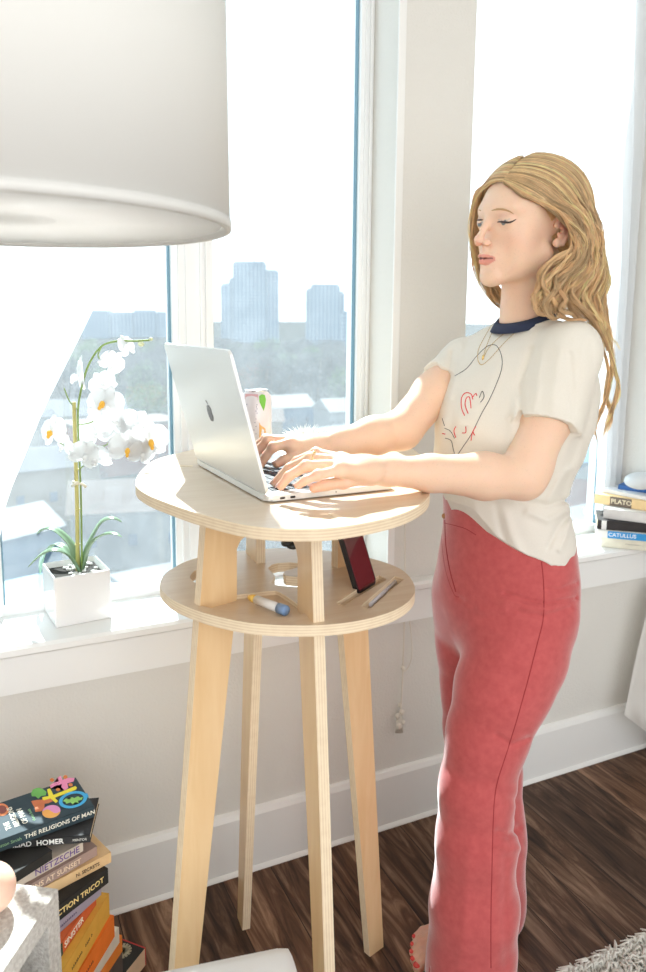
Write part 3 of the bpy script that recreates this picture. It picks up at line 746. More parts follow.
    me.polygons.add(len(Q)); me.polygons.foreach_set('loop_start', np.arange(0, Q.size, 4, dtype=np.int32)); me.polygons.foreach_set('loop_total', np.full(len(Q), 4, np.int32))
    me.polygons.foreach_set('use_smooth', np.ones(len(Q), bool)); me.update(calc_edges=True)
    if color is not None:
        c = color(P); at_ = me.color_attributes.new('tone', 'FLOAT_COLOR', 'POINT'); at_.data.foreach_set('color', np.c_[c, np.ones(len(c))].astype(np.float32).ravel())
    for m in (mats if isinstance(mats, (list, tuple)) else [mats]): me.materials.append(m)
    o = bpy.data.objects.new(name, me); COL.objects.link(o)
    if parent is not None: world_parent(o, parent)
    return o
def proj(P):
    q = P - CAM; k = q @ FW
    return np.stack([323 + FPX * (q @ RR) / k, Y0 - FPX * (q @ UU) / k], 1)
def seg_px(P2, pts):
    D = np.full(len(P2), 1e9)
    for a_, b_ in zip(pts[:-1], pts[1:]):
        a_ = np.array(a_, float); b_ = np.array(b_, float); ab = b_ - a_; t = np.clip((P2 - a_) @ ab / (ab @ ab), 0, 1)
        D = np.minimum(D, np.linalg.norm(P2 - a_ - t[:, None] * ab, axis=1))
    return D
from mathutils.bvhtree import BVHTree
def bvh_of(o):
    me = o.data; n = len(me.vertices); co = np.empty(n * 3, np.float32); me.vertices.foreach_get('co', co)
    q = np.empty(len(me.polygons) * 4, np.int32); me.loops.foreach_get('vertex_index', q)
    return BVHTree.FromPolygons([tuple(c) for c in co.reshape(-1, 3).tolist()], q.reshape(-1, 4).tolist())
def cast(bvh, x, y):
    d = Vector(ray(x, y)).normalized(); h = bvh.ray_cast(Vector(CAM), d)
    return (h[0], h[1]) if h[0] is not None else None
def stitched(bvh, pts, rad, lift=0.0005, bm=None, n=6, seg=5):
    """a thin raised line laid on a surface"""
    own = bm is None
    if own: bm = bmesh.new()
    out_ = []
    for p in spline([(x, y, 0) for x, y in pts], n):
        h = cast(bvh, p[0], p[1])
        if h:
            nn = h[1] if h[1].dot(Vector(CAM) - h[0]) > 0 else -h[1]
            out_.append(h[0] + nn * lift)
    out_ = [p for i, p in enumerate(out_) if i == 0 or (p - out_[i - 1]).length < .03]
    if len(out_) > 1: add_tube(bm, out_, rad, seg)
    return bm
# ------------------------------------------------------------------ the woman
HI = 0.0021      # sculpting grid
BF = math.radians(208)
F2 = R0 * math.cos(BF) + FH * math.sin(BF); L2 = -R0 * math.sin(BF) + FH * math.cos(BF); Z3 = np.array([0, 0, 1.0])
RB = np.array([L2, F2, Z3])
PC = lf(.37, 1.5, 0)
woman = empty('person', tuple(PC)); tag(woman, 'woman with long wavy blond hair in cream t-shirt and red flared trousers, standing and typing', 'person')
# head frame
ya, pi_, ro_ = math.radians(206.5), math.radians(1.5), math.radians(-3.0)
hF = R0 * math.cos(ya) + FH * math.sin(ya); hL = -R0 * math.sin(ya) + FH * math.cos(ya)
hF2 = hF * math.cos(pi_) - Z3 * math.sin(pi_); hU = hF * math.sin(pi_) + Z3 * math.cos(pi_)
hL2 = hL * math.cos(ro_) + hU * math.sin(ro_); hU2 = hU * math.cos(ro_) - hL * math.sin(ro_)
RH = np.array([hL2, hF2, hU2]); HO = lf(.386, 1.488, 1.525); HS = 1.045
def hp(x, y, z):
    if z < .01: z = .01 + (z - .01) * .90
    if y > .05: y = y + (y - .05) * .10
    return HO + HS * (np.array([x, y, z]) @ RH)
def hinv(P):
    h = ((P - HO) @ RH.T) / HS
    h[:, 2] = np.where(h[:, 2] < .01, .01 + (h[:, 2] - .01) / .90, h[:, 2]); h[:, 1] = np.where(h[:, 1] > .05, (h[:, 1] + .005) / 1.1, h[:, 1])
    return h
def he(c, r, k, neg=False, R=None): return ('se' if neg else 'e', hp(*c), tuple(HS * q for q in r), RH if R is None else R, k)
def hc(a_, b_, r1, r2, k, neg=False): return ('sc' if neg else 'c', hp(*a_), hp(*b_), r1 * HS, r2 * HS, k)
EY = 0.033; EC = (EY, .0715, .012)
head = [
 he((0, -.012, .042), (.073, .094, .076), .01), he((0, .030, .030), (.062, .056, .062), .02),
 he((0, .030, -.028), (.056, .057, .070), .02), he((.030, .040, -.055), (.026, .030, .030), .02), he((-.030, .040, -.055), (.026, .030, .030), .02),
 hc((-.047, .004, -.052), (-.014, .071, -.095), .020, .013, .02), hc((.047, .004, -.052), (.014, .071, -.095), .020, .013, .02),
 he((0, .079, -.095), (.017, .014, .015), .014),
 he((.040, .050, -.018), (.020, .021, .020), .024), he((-.040, .050, -.018), (.020, .021, .020), .024),
 he((0, .073, -.060), (.025, .020, .025), .018),
 # sockets, brow ridge
 he((EY, .098, .012), (.018, .017, .011), .014, True), he((-EY, .098, .012), (.018, .017, .011), .014, True),
 hc((.012, .080, .030), (.042, .068, .033), .007, .006, .022), hc((-.012, .080, .030), (-.042, .068, .033), .007, .006, .022),
 # eyeballs with heavy lowered lids
 he((EY, .0715, .012), (.0130, .0125, .0118), .008), he((-EY, .0715, .012), (.0130, .0125, .0118), .008),
 # nose
 hc((0, .083, .022), (0, .1015, -.018), .0055, .0065, .010), he((0, .1045, -.0235), (.0078, .0078, .0068), .006),
 he((.0115, .096, -.029), (.0048, .0078, .0052), .008), he((-.0115, .096, -.029), (.0048, .0078, .0052), .008),
 he((.0062, .101, -.0345), (.0028, .0045, .0032), .003, True), he((-.0062, .101, -.0345), (.0028, .0045, .0032), .003, True),
 hc((0, .092, -.036), (0, .0895, -.046), .0045, .006, .006),
 # lips
 hc((-.020, .0805, -.0585), (-.005, .0945, -.0535), .0028, .0048, .004), hc((.020, .0805, -.0585), (.005, .0945, -.0535), .0028, .0048, .004),
 hc((-.018, .0805, -.0615), (0, .0935, -.0655), .0028, .0060, .004), hc((.018, .0805, -.0615), (0, .0935, -.0655), .0028, .0060, .004),
 hc((-.014, .0945, -.0585), (.014, .0945, -.0585), .0014, .0014, .002, True), hc((-.006, .100, -.0585), (.006, .100, -.0585), .0024, .0024, .002, True),
 hc((-.010, .094, -.078), (.010, .094, -.078), .005, .005, .008, True),
]
ears = []
for s in (1, -1):
    q = [np.array(p) - np.array([0, .010, 0]) for p in [(.070, .008, -.028), (.075, -.004, -.030), (.081, -.016, -.010), (.083, -.020, .012), (.080, -.008, .026), (.075, .006, .018), (.072, .010, .004)]]
    for a_, b_ in zip(q[:-1], q[1:]): ears.append(hc((s * a_[0], a_[1], a_[2]), (s * b_[0], b_[1], b_[2]), .0042, .0042, .003))
    ears.append(he((s * .074, -.014, .0), (.005, .013, .024), .004)); ears.append(he((s * .073, -.004, -.029), (.005, .007, .008), .004))
    ears.append(hc((s * .080, -.004, -.004), (s * .072, -.008, -.006), .0038, .0045, .003, True))
neck = [('c', hp(0, -.022, -.045), lf(.400, 1.505, 1.325), .050, .052, .02), ('c', hp(0, .0, -.06), lf(.385, 1.49, 1.31), .040, .042, .02),
        ('c', lf(.40, 1.505, 1.33), lf(.385 + .11 * .469, 1.51 - .11 * .883, 1.275), .030, .028, .03), ('c', lf(.40, 1.505, 1.33), lf(.385 - .11 * .469, 1.51 + .11 * .883, 1.275), .030, .028, .03)]
# torso and legs (mostly under the clothes)
torso = Loft([(.70, .372, 1.50, .08, .115, 208), (.78, .376, 1.50, .095, .135, 208), (.90, .374, 1.50, .090, .125, 208), (1.02, .37, 1.50, .088, .115, 208), (1.15, .375, 1.50, .10, .135, 208), (1.24, .385, 1.505, .085, .13, 208), (1.285, .392, 1.505, .05, .09, 208)])
def chain(pts, k=.012): return [('c', pts[i][0], pts[i + 1][0], pts[i][1], pts[i + 1][1], k) for i in range(len(pts) - 1)]
LEG_L = [((.402, 1.43, .76), .074), ((.365, 1.405, .66), .074), ((.318, 1.375, .55), .066), ((.2975, 1.36, .45), .054), ((.300, 1.355, .33), .052), ((.300, 1.345, .17), .038), ((.300, 1.34, .08), .034)]
LEG_R = [((.345, 1.57, .76), .076), ((.348, 1.58, .66), .080), ((.350, 1.578, .55), .066), ((.352, 1.575, .45), .054), ((.365, 1.572, .33), .052), ((.385, 1.57, .17), .038), ((.392, 1.57, .08), .034)]
legL = chain([(lf(*p), r) for p, r in LEG_L]); legR = chain([(lf(*p), r) for p, r in LEG_R])
# feet: heel to ball, then five toes each
def foot(heel, toe, side):
    H_ = np.array(heel); T_ = np.array(toe); d = (T_ - H_); ln = np.linalg.norm(d); d = d / ln; sd_ = np.array([-d[1], d[0], 0]) * side     # sd_ towards the big toe
    P_ = lambda u, v, z: H_ + d * u * ln + sd_ * v + Z3 * z
    g = [('c', P_(.02, 0, .030), P_(.06, 0, .075), .030, .032, .01), ('c', P_(.02, 0, .028), P_(.62, .018, .020), .028, .020, .02), ('c', P_(.06, 0, .065), P_(.60, .012, .030), .034, .022, .03), ('c', P_(.3, -.012, .022), P_(.66, -.020, .016), .022, .016, .02)]
    toes = [(1.0, .029, .0125, .68), (.985, .010, .0095, .70), (.95, -.006, .009, .68), (.90, -.021, .0085, .64), (.84, -.035, .0085, .60)]
    out_ = [Group(g, .02)]
    for u, v, r, u0 in toes:
        out_.append(Group([('c', P_(u0, v * .85, .020), P_(u - .10, v, .021), r * 1.1, r * .95, .004), ('c', P_(u - .10, v, .021), P_(u - .03, v, .0125), r * .95, r, .004)], .006))
    nails = [(P_(u - .018, v, .0125 + r * .62), r) for u, v, r, _ in toes]
    return out_, nails, d, sd_
fR, nailsR, dR, sR = foot(lf(.420, 1.575, 0), lf(.188, 1.432, 0), 1)
fL, nailsL, dL, sL = foot(lf(.335, 1.345, 0), lf(.100, 1.21, 0), -1)
# arms
shL, elL, wrL = at(568, 366, 1.385), at(523, 478, 1.325), at(388, 471, 1.235)
shR, elR, wrR = at(464, 358, 1.62), at(402, 430, 1.50), at(320, 447, 1.435)
def mixp(a_, b_, t): return np.asarray(a_) * (1 - t) + np.asarray(b_) * t
armL = chain([(shL, .036), (mixp(shL, elL, .45), .043), (mixp(shL, elL, .9) , .040), (elL, .038)], .02) + chain([(elL, .037), (mixp(elL, wrL, .3), .040), (mixp(elL, wrL, .7), .030), (wrL, .0235)], .015)
armR = chain([(shR, .036), (mixp(shR, elR, .5), .041), (elR, .039)], .02) + chain([(elR, .037), (mixp(elR, wrR, .35), .037), (mixp(elR, wrR, .75), .026), (wrR, .0205)], .015)
# hands: (pixel x, pixel y, distance) for each joint of each finger
def A(*q): return at(*q)
handL = [Group([('c', wrL, A(362, 469, 1.215), .0225, .020, .01), ('c', A(372, 470, 1.235), A(342, 460, 1.235), .016, .0115, .02), ('c', A(372, 472, 1.205), A(341, 470, 1.165), .016, .0115, .02), ('c', A(365, 470, 1.215), A(341, 465, 1.20), .018, .0125, .02), ('c', A(341, 460, 1.238), A(341, 469, 1.165), .011, .011, .012)], .012)]
FL_ = [  # knuckle, middle joint, last joint, tip
 [(341, 459, 1.238, .0095), (316, 453, 1.262, .0088), (297, 461, 1.272, .0077), (283, 473, 1.272, .0068)],
 [(341, 461, 1.212, .0100), (311, 458, 1.225, .0090), (289, 468, 1.235, .0078), (275, 483, 1.235, .0070)],
 [(341, 465, 1.188, .0098), (306, 466, 1.180, .0086), (289, 476, 1.180, .0076), (281, 486, 1.180, .0070)],
 [(341, 470, 1.165, .0088), (318, 475, 1.145, .0078), (306, 480, 1.142, .0068), (298, 485.5, 1.142, .0062)],
 [(362, 478, 1.205, .0125), (343, 482, 1.190, .0105), (326, 485, 1.185, .0088), (314, 488, 1.185, .0078)]]
handR = [Group([('c', wrR, A(306, 447, 1.425), .0195, .0175, .01), ('c', A(312, 444, 1.435), A(292, 439, 1.455), .016, .0115, .02), ('c', A(312, 447, 1.415), A(290, 446, 1.385), .016, .0115, .02), ('c', A(291, 439, 1.455), A(290, 445, 1.385), .0115, .0115, .012)], .012)]
FR_ = [
 [(291, 443, 1.385, .0098), (273, 447, 1.375, .0088), (266, 456, 1.375, .0077), (261, 465, 1.372, .0070)],
 [(291, 441, 1.408, .0100), (268, 440, 1.405, .0090), (259, 449, 1.405, .0080), (254, 459, 1.400, .0072)],
 [(291, 440, 1.432, .0098), (266, 439, 1.440, .0087), (256, 446, 1.445, .0077), (250, 456, 1.445, .0070)],
 [(291, 440, 1.455, .0088), (272, 439, 1.475, .0078), (262, 445, 1.48, .0070), (256, 453, 1.48, .0063)],
 [(304, 451, 1.405, .0120), (294, 456, 1.385, .0100), (284, 460, 1.375, .0085), (277, 464, 1.37, .0078)]]
def fingers(F_):
    o_ = []
    for fg in F_:
        P_ = [(A(*q[:3]), q[3]) for q in fg]; pr = []
        for i in range(3): pr.append(('c', P_[i][0], P_[i + 1][0], P_[i][1], P_[i + 1][1], .004))
        pr.append(('e', P_[1][0], (P_[1][1] * 1.05,) * 3, None, .005)); o_.append(Group(pr, .0045))
    return o_
groups = [Group([('l', torso, .02)], .03), Group(neck, .03), Group(head, .015), Group(ears, .006), Group(legL, .03), Group(legR, .03)] + fL + fR + [Group(armL, .03), Group(armR, .03)] + handL + handR + fingers(FL_) + fingers(FR_)

SKIN = np.array([0.83, 0.575, 0.42]); 
def skin_color(P):
    c = np.tile(SKIN, (len(P), 1)); h = hinv(P)
    def blend(w_, col):
        nonlocal c
        w_ = np.clip(w_, 0, 1)[:, None]; c = c * (1 - w_) + np.array(col) * w_
    near = (np.abs(h) < .2).all(1)
    # warmer cheeks, nose, ears
    for s in (1, -1):
        blend(near * .35 * np.exp(-(((h[:, 0] - s * .042) / .02) ** 2 + ((h[:, 2] + .025) / .02) ** 2)) * (h[:, 1] > .02), (.80, .40, .30))
        blend(near * .5 * np.exp(-(((h[:, 0] - s * .08) / .012) ** 2 + ((h[:, 1] + .01) / .03) ** 2 + ((h[:, 2]) / .035) ** 2)), (.80, .33, .24))
    blend(near * .35 * np.exp(-((h[:, 0] / .014) ** 2 + ((h[:, 2] + .028) / .012) ** 2)) * (h[:, 1] > .085), (.80, .36, .28))
    # lips
    u = h[:, 0] / .0235; up = .0075 * (1 - u * u) ** .5 if False else None
    au = np.clip(1 - (h[:, 0] / .0225) ** 2, 0, 1)
    top = -.0585 + .0085 * au ** .7 - .0015 * np.exp(-(h[:, 0] / .004) ** 2); bot = -.0600 - .0120 * au ** .6
    inl = near & (h[:, 1] > .068) & (np.abs(h[:, 0]) < .0225) & (h[:, 2] < top) & (h[:, 2] > bot)
    blend(inl * .68, (.66, .20, .17))
    slit = near & (h[:, 1] > .070) & (np.abs(h[:, 0]) < .019) & (np.abs(h[:, 2] + .0587 - .0) < .0014 + .0006 * au) ; blend(slit * .9, (.16, .03, .03))
    for s in (1, -1):     # the open sliver of each lowered eye, iris and lid line
        ex = (h[:, 0] - s * EY) / .0125; lid = .0155 - .0042 * (1 - np.clip(ex, -1, 1) ** 2); low = .0150 - .0110 * (1 - np.clip(ex, -1, 1) ** 2)
        op = near & (h[:, 1] > .06) & (np.abs(ex) < 1) & (h[:, 2] < lid) & (h[:, 2] > low)
        blend(op * .8, (.52, .47, .45)); blend(op * (np.abs(h[:, 0] - s * EY - .002) < .0052) * .9, (.10, .14, .16))
        blend(near * (h[:, 1] > .05) * .45 * np.exp(-(((h[:, 0] - s * EY) / .014) ** 2 + ((h[:, 2] - .020) / .005) ** 2)), (.66, .38, .30))
    # fingertips and knuckles a little redder
    for fg in FL_ + FR_:
        for q, w_, s_ in ((fg[3], .55, .010), (fg[2], .3, .012), (fg[1], .3, .010), (fg[0], .2, .010)):
            d = np.linalg.norm(P - A(*q[:3]), axis=1); blend(w_ * np.exp(-(d / s_) ** 2), (.84, .33, .23))
    lowf = (P[:, 2] < .04); blend(lowf * .35, (.80, .36, .30))
    return c
def skin_material():
    m, n, b = nodes_mat('skin')
    vc = n.nodes.new('ShaderNodeVertexColor'); vc.layer_name = 'tone'
    t = n.nodes.new('ShaderNodeTexCoord'); nz = n.nodes.new('ShaderNodeTexNoise'); nz.inputs['Scale'].default_value = 350; nz.inputs['Detail'].default_value = 3
    n.links.new(t.outputs['Object'], nz.inputs['Vector'])
    r = n.nodes.new('ShaderNodeMapRange'); r.inputs[1].default_value = .25; r.inputs[2].default_value = .42; r.inputs[3].default_value = .90; r.inputs[4].default_value = 1.0
    n.links.new(nz.outputs['Fac'], r.inputs[0])
    mx = n.nodes.new('ShaderNodeMix'); mx.data_type = 'RGBA'; mx.blend_type = 'MULTIPLY'; mx.inputs[0].default_value = 1
    n.links.new(vc.outputs[0], mx.inputs[6]); n.links.new(r.outputs[0], mx.inputs[7]); n.links.new(mx.outputs[2], b.inputs['Base Color'])
    b.inputs['Roughness'].default_value = .48; b.inputs['Specular IOR Level'].default_value = .35
    b.inputs['Subsurface Weight'].default_value = .35; b.inputs['Subsurface Radius'].default_value = (1.0, .35, .2); b.inputs['Subsurface Scale'].default_value = .008
    return m
M_SKIN = skin_material()
fb = field(groups)
lo_ = np.min([g.lo for g in groups], 0) - .01; hi_ = np.max([g.hi for g in groups], 0) + .01
import time as _t
_t0 = _t.time()
body = sdf_mesh('body', fb, lo_, hi_, HI, M_SKIN, woman, color=skin_color)
print('body', len(body.data.vertices), round(_t.time() - _t0, 1))
bv = bvh_of(body)
# nails
M_NAIL = mat('red_nail_polish', (.80, .07, .06), .15, coat=.5); M_NAILP = mat('pale_nail', (.78, .50, .44), .25)
for p, r in nailsR + nailsL:
    bm = bmesh.new(); add_ball(bm, p, (r * .80, r * .70, r * .36), M=Matrix([(*(dR), 0), (*(sR), 0), (0, 0, 1, 0), (0, 0, 0, 1)]).transposed(), sub=2)
    o = obj('toenail', bm, M_NAIL); world_parent(o, woman); o['label'] = 'coral red toenail'
bm = bmesh.new()
for fg in FL_ + FR_:
    bm = bmesh.new(); p2, p3 = A(*fg[2][:3]), A(*fg[3][:3]); d = (p3 - p2) / np.linalg.norm(p3 - p2); r = fg[3][3]
    up = Z3 - d * (Z3 @ d); up /= np.linalg.norm(up); sd_ = np.cross(d, up); c = p3 + d * r * .25 + up * r * .80
    add_ball(bm, c, (r * .95, r * .62, r * .25), M=Matrix([(*d, 0), (*sd_, 0), (*up, 0), (0, 0, 0, 1)]).transposed(), sub=2)
    o = obj('fingernail', bm, M_NAILP); world_parent(o, woman)
# eyes: iris discs under lowered lids, lash lines and brows laid on the face
M_EYE = mat('eye_white', (.78, .76, .74), .1); M_IRIS = mat('iris', (.10, .14, .16), .1); M_LASH = mat('lashes', (.05, .03, .025), .6); M_BROW = mat('blond_brow', (.50, .30, .15), .8)
bm = bmesh.new()
for pts, r in (([(497.5, 222), (501, 221.8), (506, 222.4), (511, 222), (516, 219.3)], [.0007, .0013, .0019, .0016, .0005]), ([(473.5, 222.5), (476, 221), (479, 220), (483, 219.8)], [.0007, .0015, .0016, .0006])):
    out_ = []
    for q in spline([(x, y, 0) for x, y in pts], 4):
        h = cast(bv, q[0], q[1])
        if h: out_.append(h[0] + h[1] * .0004)
    if len(out_) > 2:
        bm = bmesh.new(); rr_ = np.interp(np.linspace(0, 1, len(out_)), np.linspace(0, 1, len(r)), r); add_tube(bm, out_, list(rr_), 6)
        o = obj('eyelashes', bm, M_LASH); world_parent(o, woman); o['label'] = 'dark lashes with a winged line'
bm = bmesh.new()
for pts, r in (([(491.5, 210.6), (497, 209.3), (503, 209.4), (509, 211.2), (514, 214.2)], [.0008, .0020, .0020, .0015, .0005]), ([(474.8, 210.5), (477.5, 209.6), (481, 210.8)], [.0005, .0013, .0006])):
    out_ = []
    for q in spline([(x, y, 0) for x, y in pts], 4):
        h = cast(bv, q[0], q[1])
        if h: out_.append(h[0] - h[1] * .0003)
    if len(out_) > 2:
        bm = bmesh.new(); rr_ = np.interp(np.linspace(0, 1, len(out_)), np.linspace(0, 1, len(r)), r); add_tube(bm, out_, list(rr_), 6)
        o = obj('eyebrow', bm, M_BROW); world_parent(o, woman); o['label'] = 'fair eyebrow'
# ------------------------------------------------------------------ her clothes
def folds_px(P, D, folds):
    """sculpt creases: each (pixel polyline, width px, depth m); ridges positive, valleys negative"""
    P2 = proj(P); out_ = D
    for pts, w_, a_ in folds: out_ = out_ - a_ * np.exp(-(seg_px(P2, pts) / w_) ** 2)
    return out_
# t-shirt
sh = Loft([(.865, .372, 1.50, .118, .152, 208), (.92, .372, 1.50, .122, .156, 208), (.97, .362, 1.50, .120, .150, 208), (1.03, .357, 1.50, .122, .146, 208), (1.10, .368, 1.50, .135, .160, 208), (1.17, .378, 1.50, .138, .172, 208), (1.23, .388, 1.505, .125, .170, 208), (1.285, .395, 1.505, .098, .152, 208), (1.325, .396, 1.503, .066, .112, 208), (1.345, .394, 1.50, .052, .075, 208)])
def slv(sh_, el_, r0, r1, t): return mixp(sh_, el_, t)
seL = mixp(shL, elL, .53) + R0 * .004; seR = mixp(shR, elR, .36)
shoulderL = lf(.394 + .070 * .469, 1.506 - .070 * .883, 1.308); shoulderR = lf(.396 - .075 * .469, 1.506 + .075 * .883, 1.302)
PL0 = at(569, 351, 1.385); PR0 = np.asarray(shR) + np.array([0, 0, -.008])
g_sh = [Group([('l', sh, .02), ('c', shoulderL, PL0 + Z3 * .004, .040, .046, .03), ('c', shoulderR, PR0, .042, .045, .03), ('c', lf(.40, 1.51, 1.30), shoulderL, .045, .040, .02), ('c', lf(.40, 1.51, 1.30), shoulderR, .045, .040, .02)], .02)]
g_slv = [Group([('c', PL0, seL, .050, .062, .02), ('c', PL0 + R0 * .012, seL + R0 * .020 + Z3 * .015, .046, .044, .02)], .02), Group([('c', PR0, seR, .048, .050, .02)], .02)]
axL = (seL - PL0) / np.linalg.norm(seL - PL0); axR = (seR - PR0) / np.linalg.norm(seR - PR0)
shirt_folds = [
 ([(549, 500), (560, 480), (568, 470)], 4, .006), ([(528, 512), (548, 520), (566, 512)], 4, .006), ([(520, 500), (545, 505), (568, 500)], 3, -.006), ([(548, 548), (556, 530), (567, 515)], 3, -.006), ([(560, 550), (566, 535), (570, 522)], 3, .005),
 ([(506, 515), (512, 535), (522, 556)], 5, .004), ([(496, 505), (500, 525), (506, 545)], 4, -.003), ([(470, 480), (474, 500), (478, 525)], 5, .003),
 ([(521, 420), (519, 385), (532, 350)], 4, -.006), ([(517, 400), (512, 430), (506, 460)], 5, .004), ([(560, 350), (556, 380), (553, 410)], 6, .003), ([(570, 355), (572, 385), (571, 420)], 3.5, -.003),
 ([(542, 352), (539, 380), (535, 408)], 4, .0025), ([(590, 345), (592, 380), (586, 430)], 5, -.003), ([(578, 440), (568, 470), (560, 500)], 5, -.005), ([(452, 352), (448, 372), (440, 396)], 3, -.004), ([(462, 345), (456, 375), (450, 398)], 4, .004),
 ([(500, 345), (495, 375), (480, 405)], 6, .002), ([(444, 420), (440, 450), (440, 490)], 4, .003), ([(454, 400), (451, 440), (452, 480)], 4, -.002)]
HEM = [(430, 498), (447.6, 505), (474, 532), (503.5, 549), (533, 559.5), (547.6, 555.5), (556, 557), (566, 549), (590, 540), (640, 530)]
hx = np.array([p[0] for p in HEM]); hy = np.array([p[1] for p in HEM])
def shirt_post(P, D):
    for gi, s_, e_, ax, rad in ((0, PL0, seL, axL, .046), (1, PR0, seR, axR, .036)):
        g = g_slv[gi]
        if (g.lo - .10 > P.max(0)).any() or (g.hi + .10 < P.min(0)).any(): continue
        Ds = g.d(P); q = P - e_; t = q @ ax; r_ = np.linalg.norm(q - t[:, None] * ax, axis=1)
        Ds = np.maximum(Ds, t - .004 * np.sin(6 * np.arctan2(q @ Z3, q @ FH)))      # cut square with a soft wave, then hollow
        Ds = np.maximum(Ds, -np.maximum(r_ - rad, -(t + .030)))
        D = smin(D, Ds, .018)
    D = folds_px(P, D, shirt_folds)
    D = D + .0009 * np.sin(P[:, 2] * 90 + P[:, 0] * 60) * np.sin(P[:, 0] * 45 + P[:, 1] * 38)
    # hem: the height follows round the waist, lower at the back and side
    a_ = (P - lf(.37, 1.5, 0)); fr_ = a_ @ F2; lt_ = a_ @ L2
    zh = np.interp(fr_ - .0 * lt_, [-.13, -.08, -.05, -.02, .02, .06, .10, .125], [.935, .928, .918, .905, .903, .928, .960, 1.0]) + .004 * np.sin(fr_ * 60) + 1.2 * np.clip(-lt_ - .03, 0, .1) * (fr_ > .0)
    D = np.maximum(D, zh - P[:, 2])
    # neck opening
    D = np.maximum(D, -d_cone(P, lf(.388, 1.490, 1.352), lf(.384, 1.484, 1.44), .046, .066))
    return D
M_SHIRT = mat('cream_cotton', (.93, .905, .82), .9, noise=(420, .5, (.89, .86, .77), 2, (1, 1, 1)), bump=(900, .15, .0008), trans=(.22, (.85, .78, .62)), sheen=(.2, .5))
f_sh = field(g_sh, shirt_post, .05)
tee = sdf_mesh('t_shirt', f_sh, np.minimum(g_sh[0].lo, g_slv[0].lo) - np.array([.09, .09, .04]), np.maximum(g_sh[0].hi, g_slv[0].hi) + .03, .0026, M_SHIRT, woman); tee['label'] = 'cream cotton t-shirt with navy collar and line drawing'
tv = bvh_of(tee)
M_NAVY = mat('navy_rib', (.025, .035, .075), .85, bump=(900, .3, .001))
bm = bmesh.new(); ring = []
for k in range(40):
    t = 2 * PI * k / 40; p = lf(.386, 1.489, 1.355) + F2 * .051 * math.cos(t) + L2 * .056 * math.sin(t) + Z3 * (-.018 * math.cos(t) + .004); ring.append(p)
rows = []
for k in range(40):
    t = 2 * PI * k / 40; c_ = ring[k]; o_ = F2 * math.cos(t) + L2 * math.sin(t)
    rows.append([c_ + o_ * .009 - Z3 * .012, c_ + o_ * .003 + Z3 * .0, c_ - o_ * .003 + Z3 * .008, c_ - o_ * .006 + Z3 * .004, c_ - o_ * .002 - Z3 * .012])
rows.append(rows[0]); add_grid(bm, rows, closed_u=True)
o = obj('collar', bm, M_NAVY); world_parent(o, tee); o['label'] = 'navy ribbed collar'
# the drawing on the chest
M_INKB = mat('black_ink', (.03, .03, .035), .8); M_INKR = mat('red_ink', (.75, .05, .06), .8)
def C4(px, py): return (430 + px / 3.4, 320 + py / 3.4)
bm = bmesh.new()
for ln in ([(85, 190), (125, 165), (160, 122), (195, 90), (225, 87), (243, 120), (244, 165), (225, 220), (200, 275), (180, 310), (160, 350), (140, 390), (110, 435), (88, 468)],
           [(50, 368), (70, 378), (84, 402)], [(52, 402), (72, 410), (80, 440), (88, 468)], [(42, 335), (50, 360)], [(168, 265), (178, 242), (184, 262), (172, 280)], [(82, 460), (92, 472)]):
    stitched(tv, [C4(*q) for q in ln], .0006, .0004, bm, 4)
o = obj('drawing', bm, M_INKB); world_parent(o, tee); o['label'] = 'thin black drawn face outline'
bm = bmesh.new()
for ln in ([(118, 325), (108, 300), (108, 265), (122, 248), (140, 252), (146, 270)], [(130, 318), (120, 290), (124, 266), (134, 262), (138, 280), (140, 300)], [(146, 262), (156, 250), (160, 258)], [(42, 386), (52, 388)], [(88, 362), (82, 378), (88, 400)], [(110, 384), (122, 382), (122, 362)], [(140, 410), (144, 385), (150, 372), (156, 362)], [(146, 380), (152, 392)]):
    stitched(tv, [C4(*q) for q in ln], .0009, .0004, bm, 4)
o = obj('drawing', bm, M_INKR); world_parent(o, tee); o['label'] = 'red ink marks of the drawing'
# sleeve seam and hem stitching
bm = bmesh.new()
stitched(tv, [(536, 326), (531, 345), (526, 372), (521, 395)], .0006, .0, bm)
o = obj('seam', bm, M_SHIRT); world_parent(o, tee)
# necklaces
M_GOLD = mat('gold', (.85, .62, .25), .25, .9)
bm = bmesh.new()
for ln in ([C4(225, -8), C4(190, 50), C4(165, 100), C4(163, 135), C4(176, 152), C4(205, 130), C4(250, 80), C4(300, 30), C4(330, -12)], [C4(232, 0), C4(205, 55), C4(188, 100), C4(183, 125), C4(200, 95), C4(240, 55), C4(290, 25), C4(318, 0)]):
    h0 = []
    for q in spline([(x, y, 0) for x, y in ln], 8):
        h = cast(tv, q[0], q[1])
        if h: h0.append(h[0] - Vector(ray(q[0], q[1])).normalized() * .0015)
    for p in h0[::1]: add_ball(bm, p, .0009, sub=1)
    if len(h0) > 2: add_tube(bm, h0, .0004, 4)
h = cast(tv, *C4(182, 130)); 
if h: add_ball(bm, h[0] + h[1] * .002, (.0022, .0022, .0055), sub=2)
o = obj('necklace', bm, M_GOLD); world_parent(o, woman); o['label'] = 'fine gold necklaces with a small pendant'
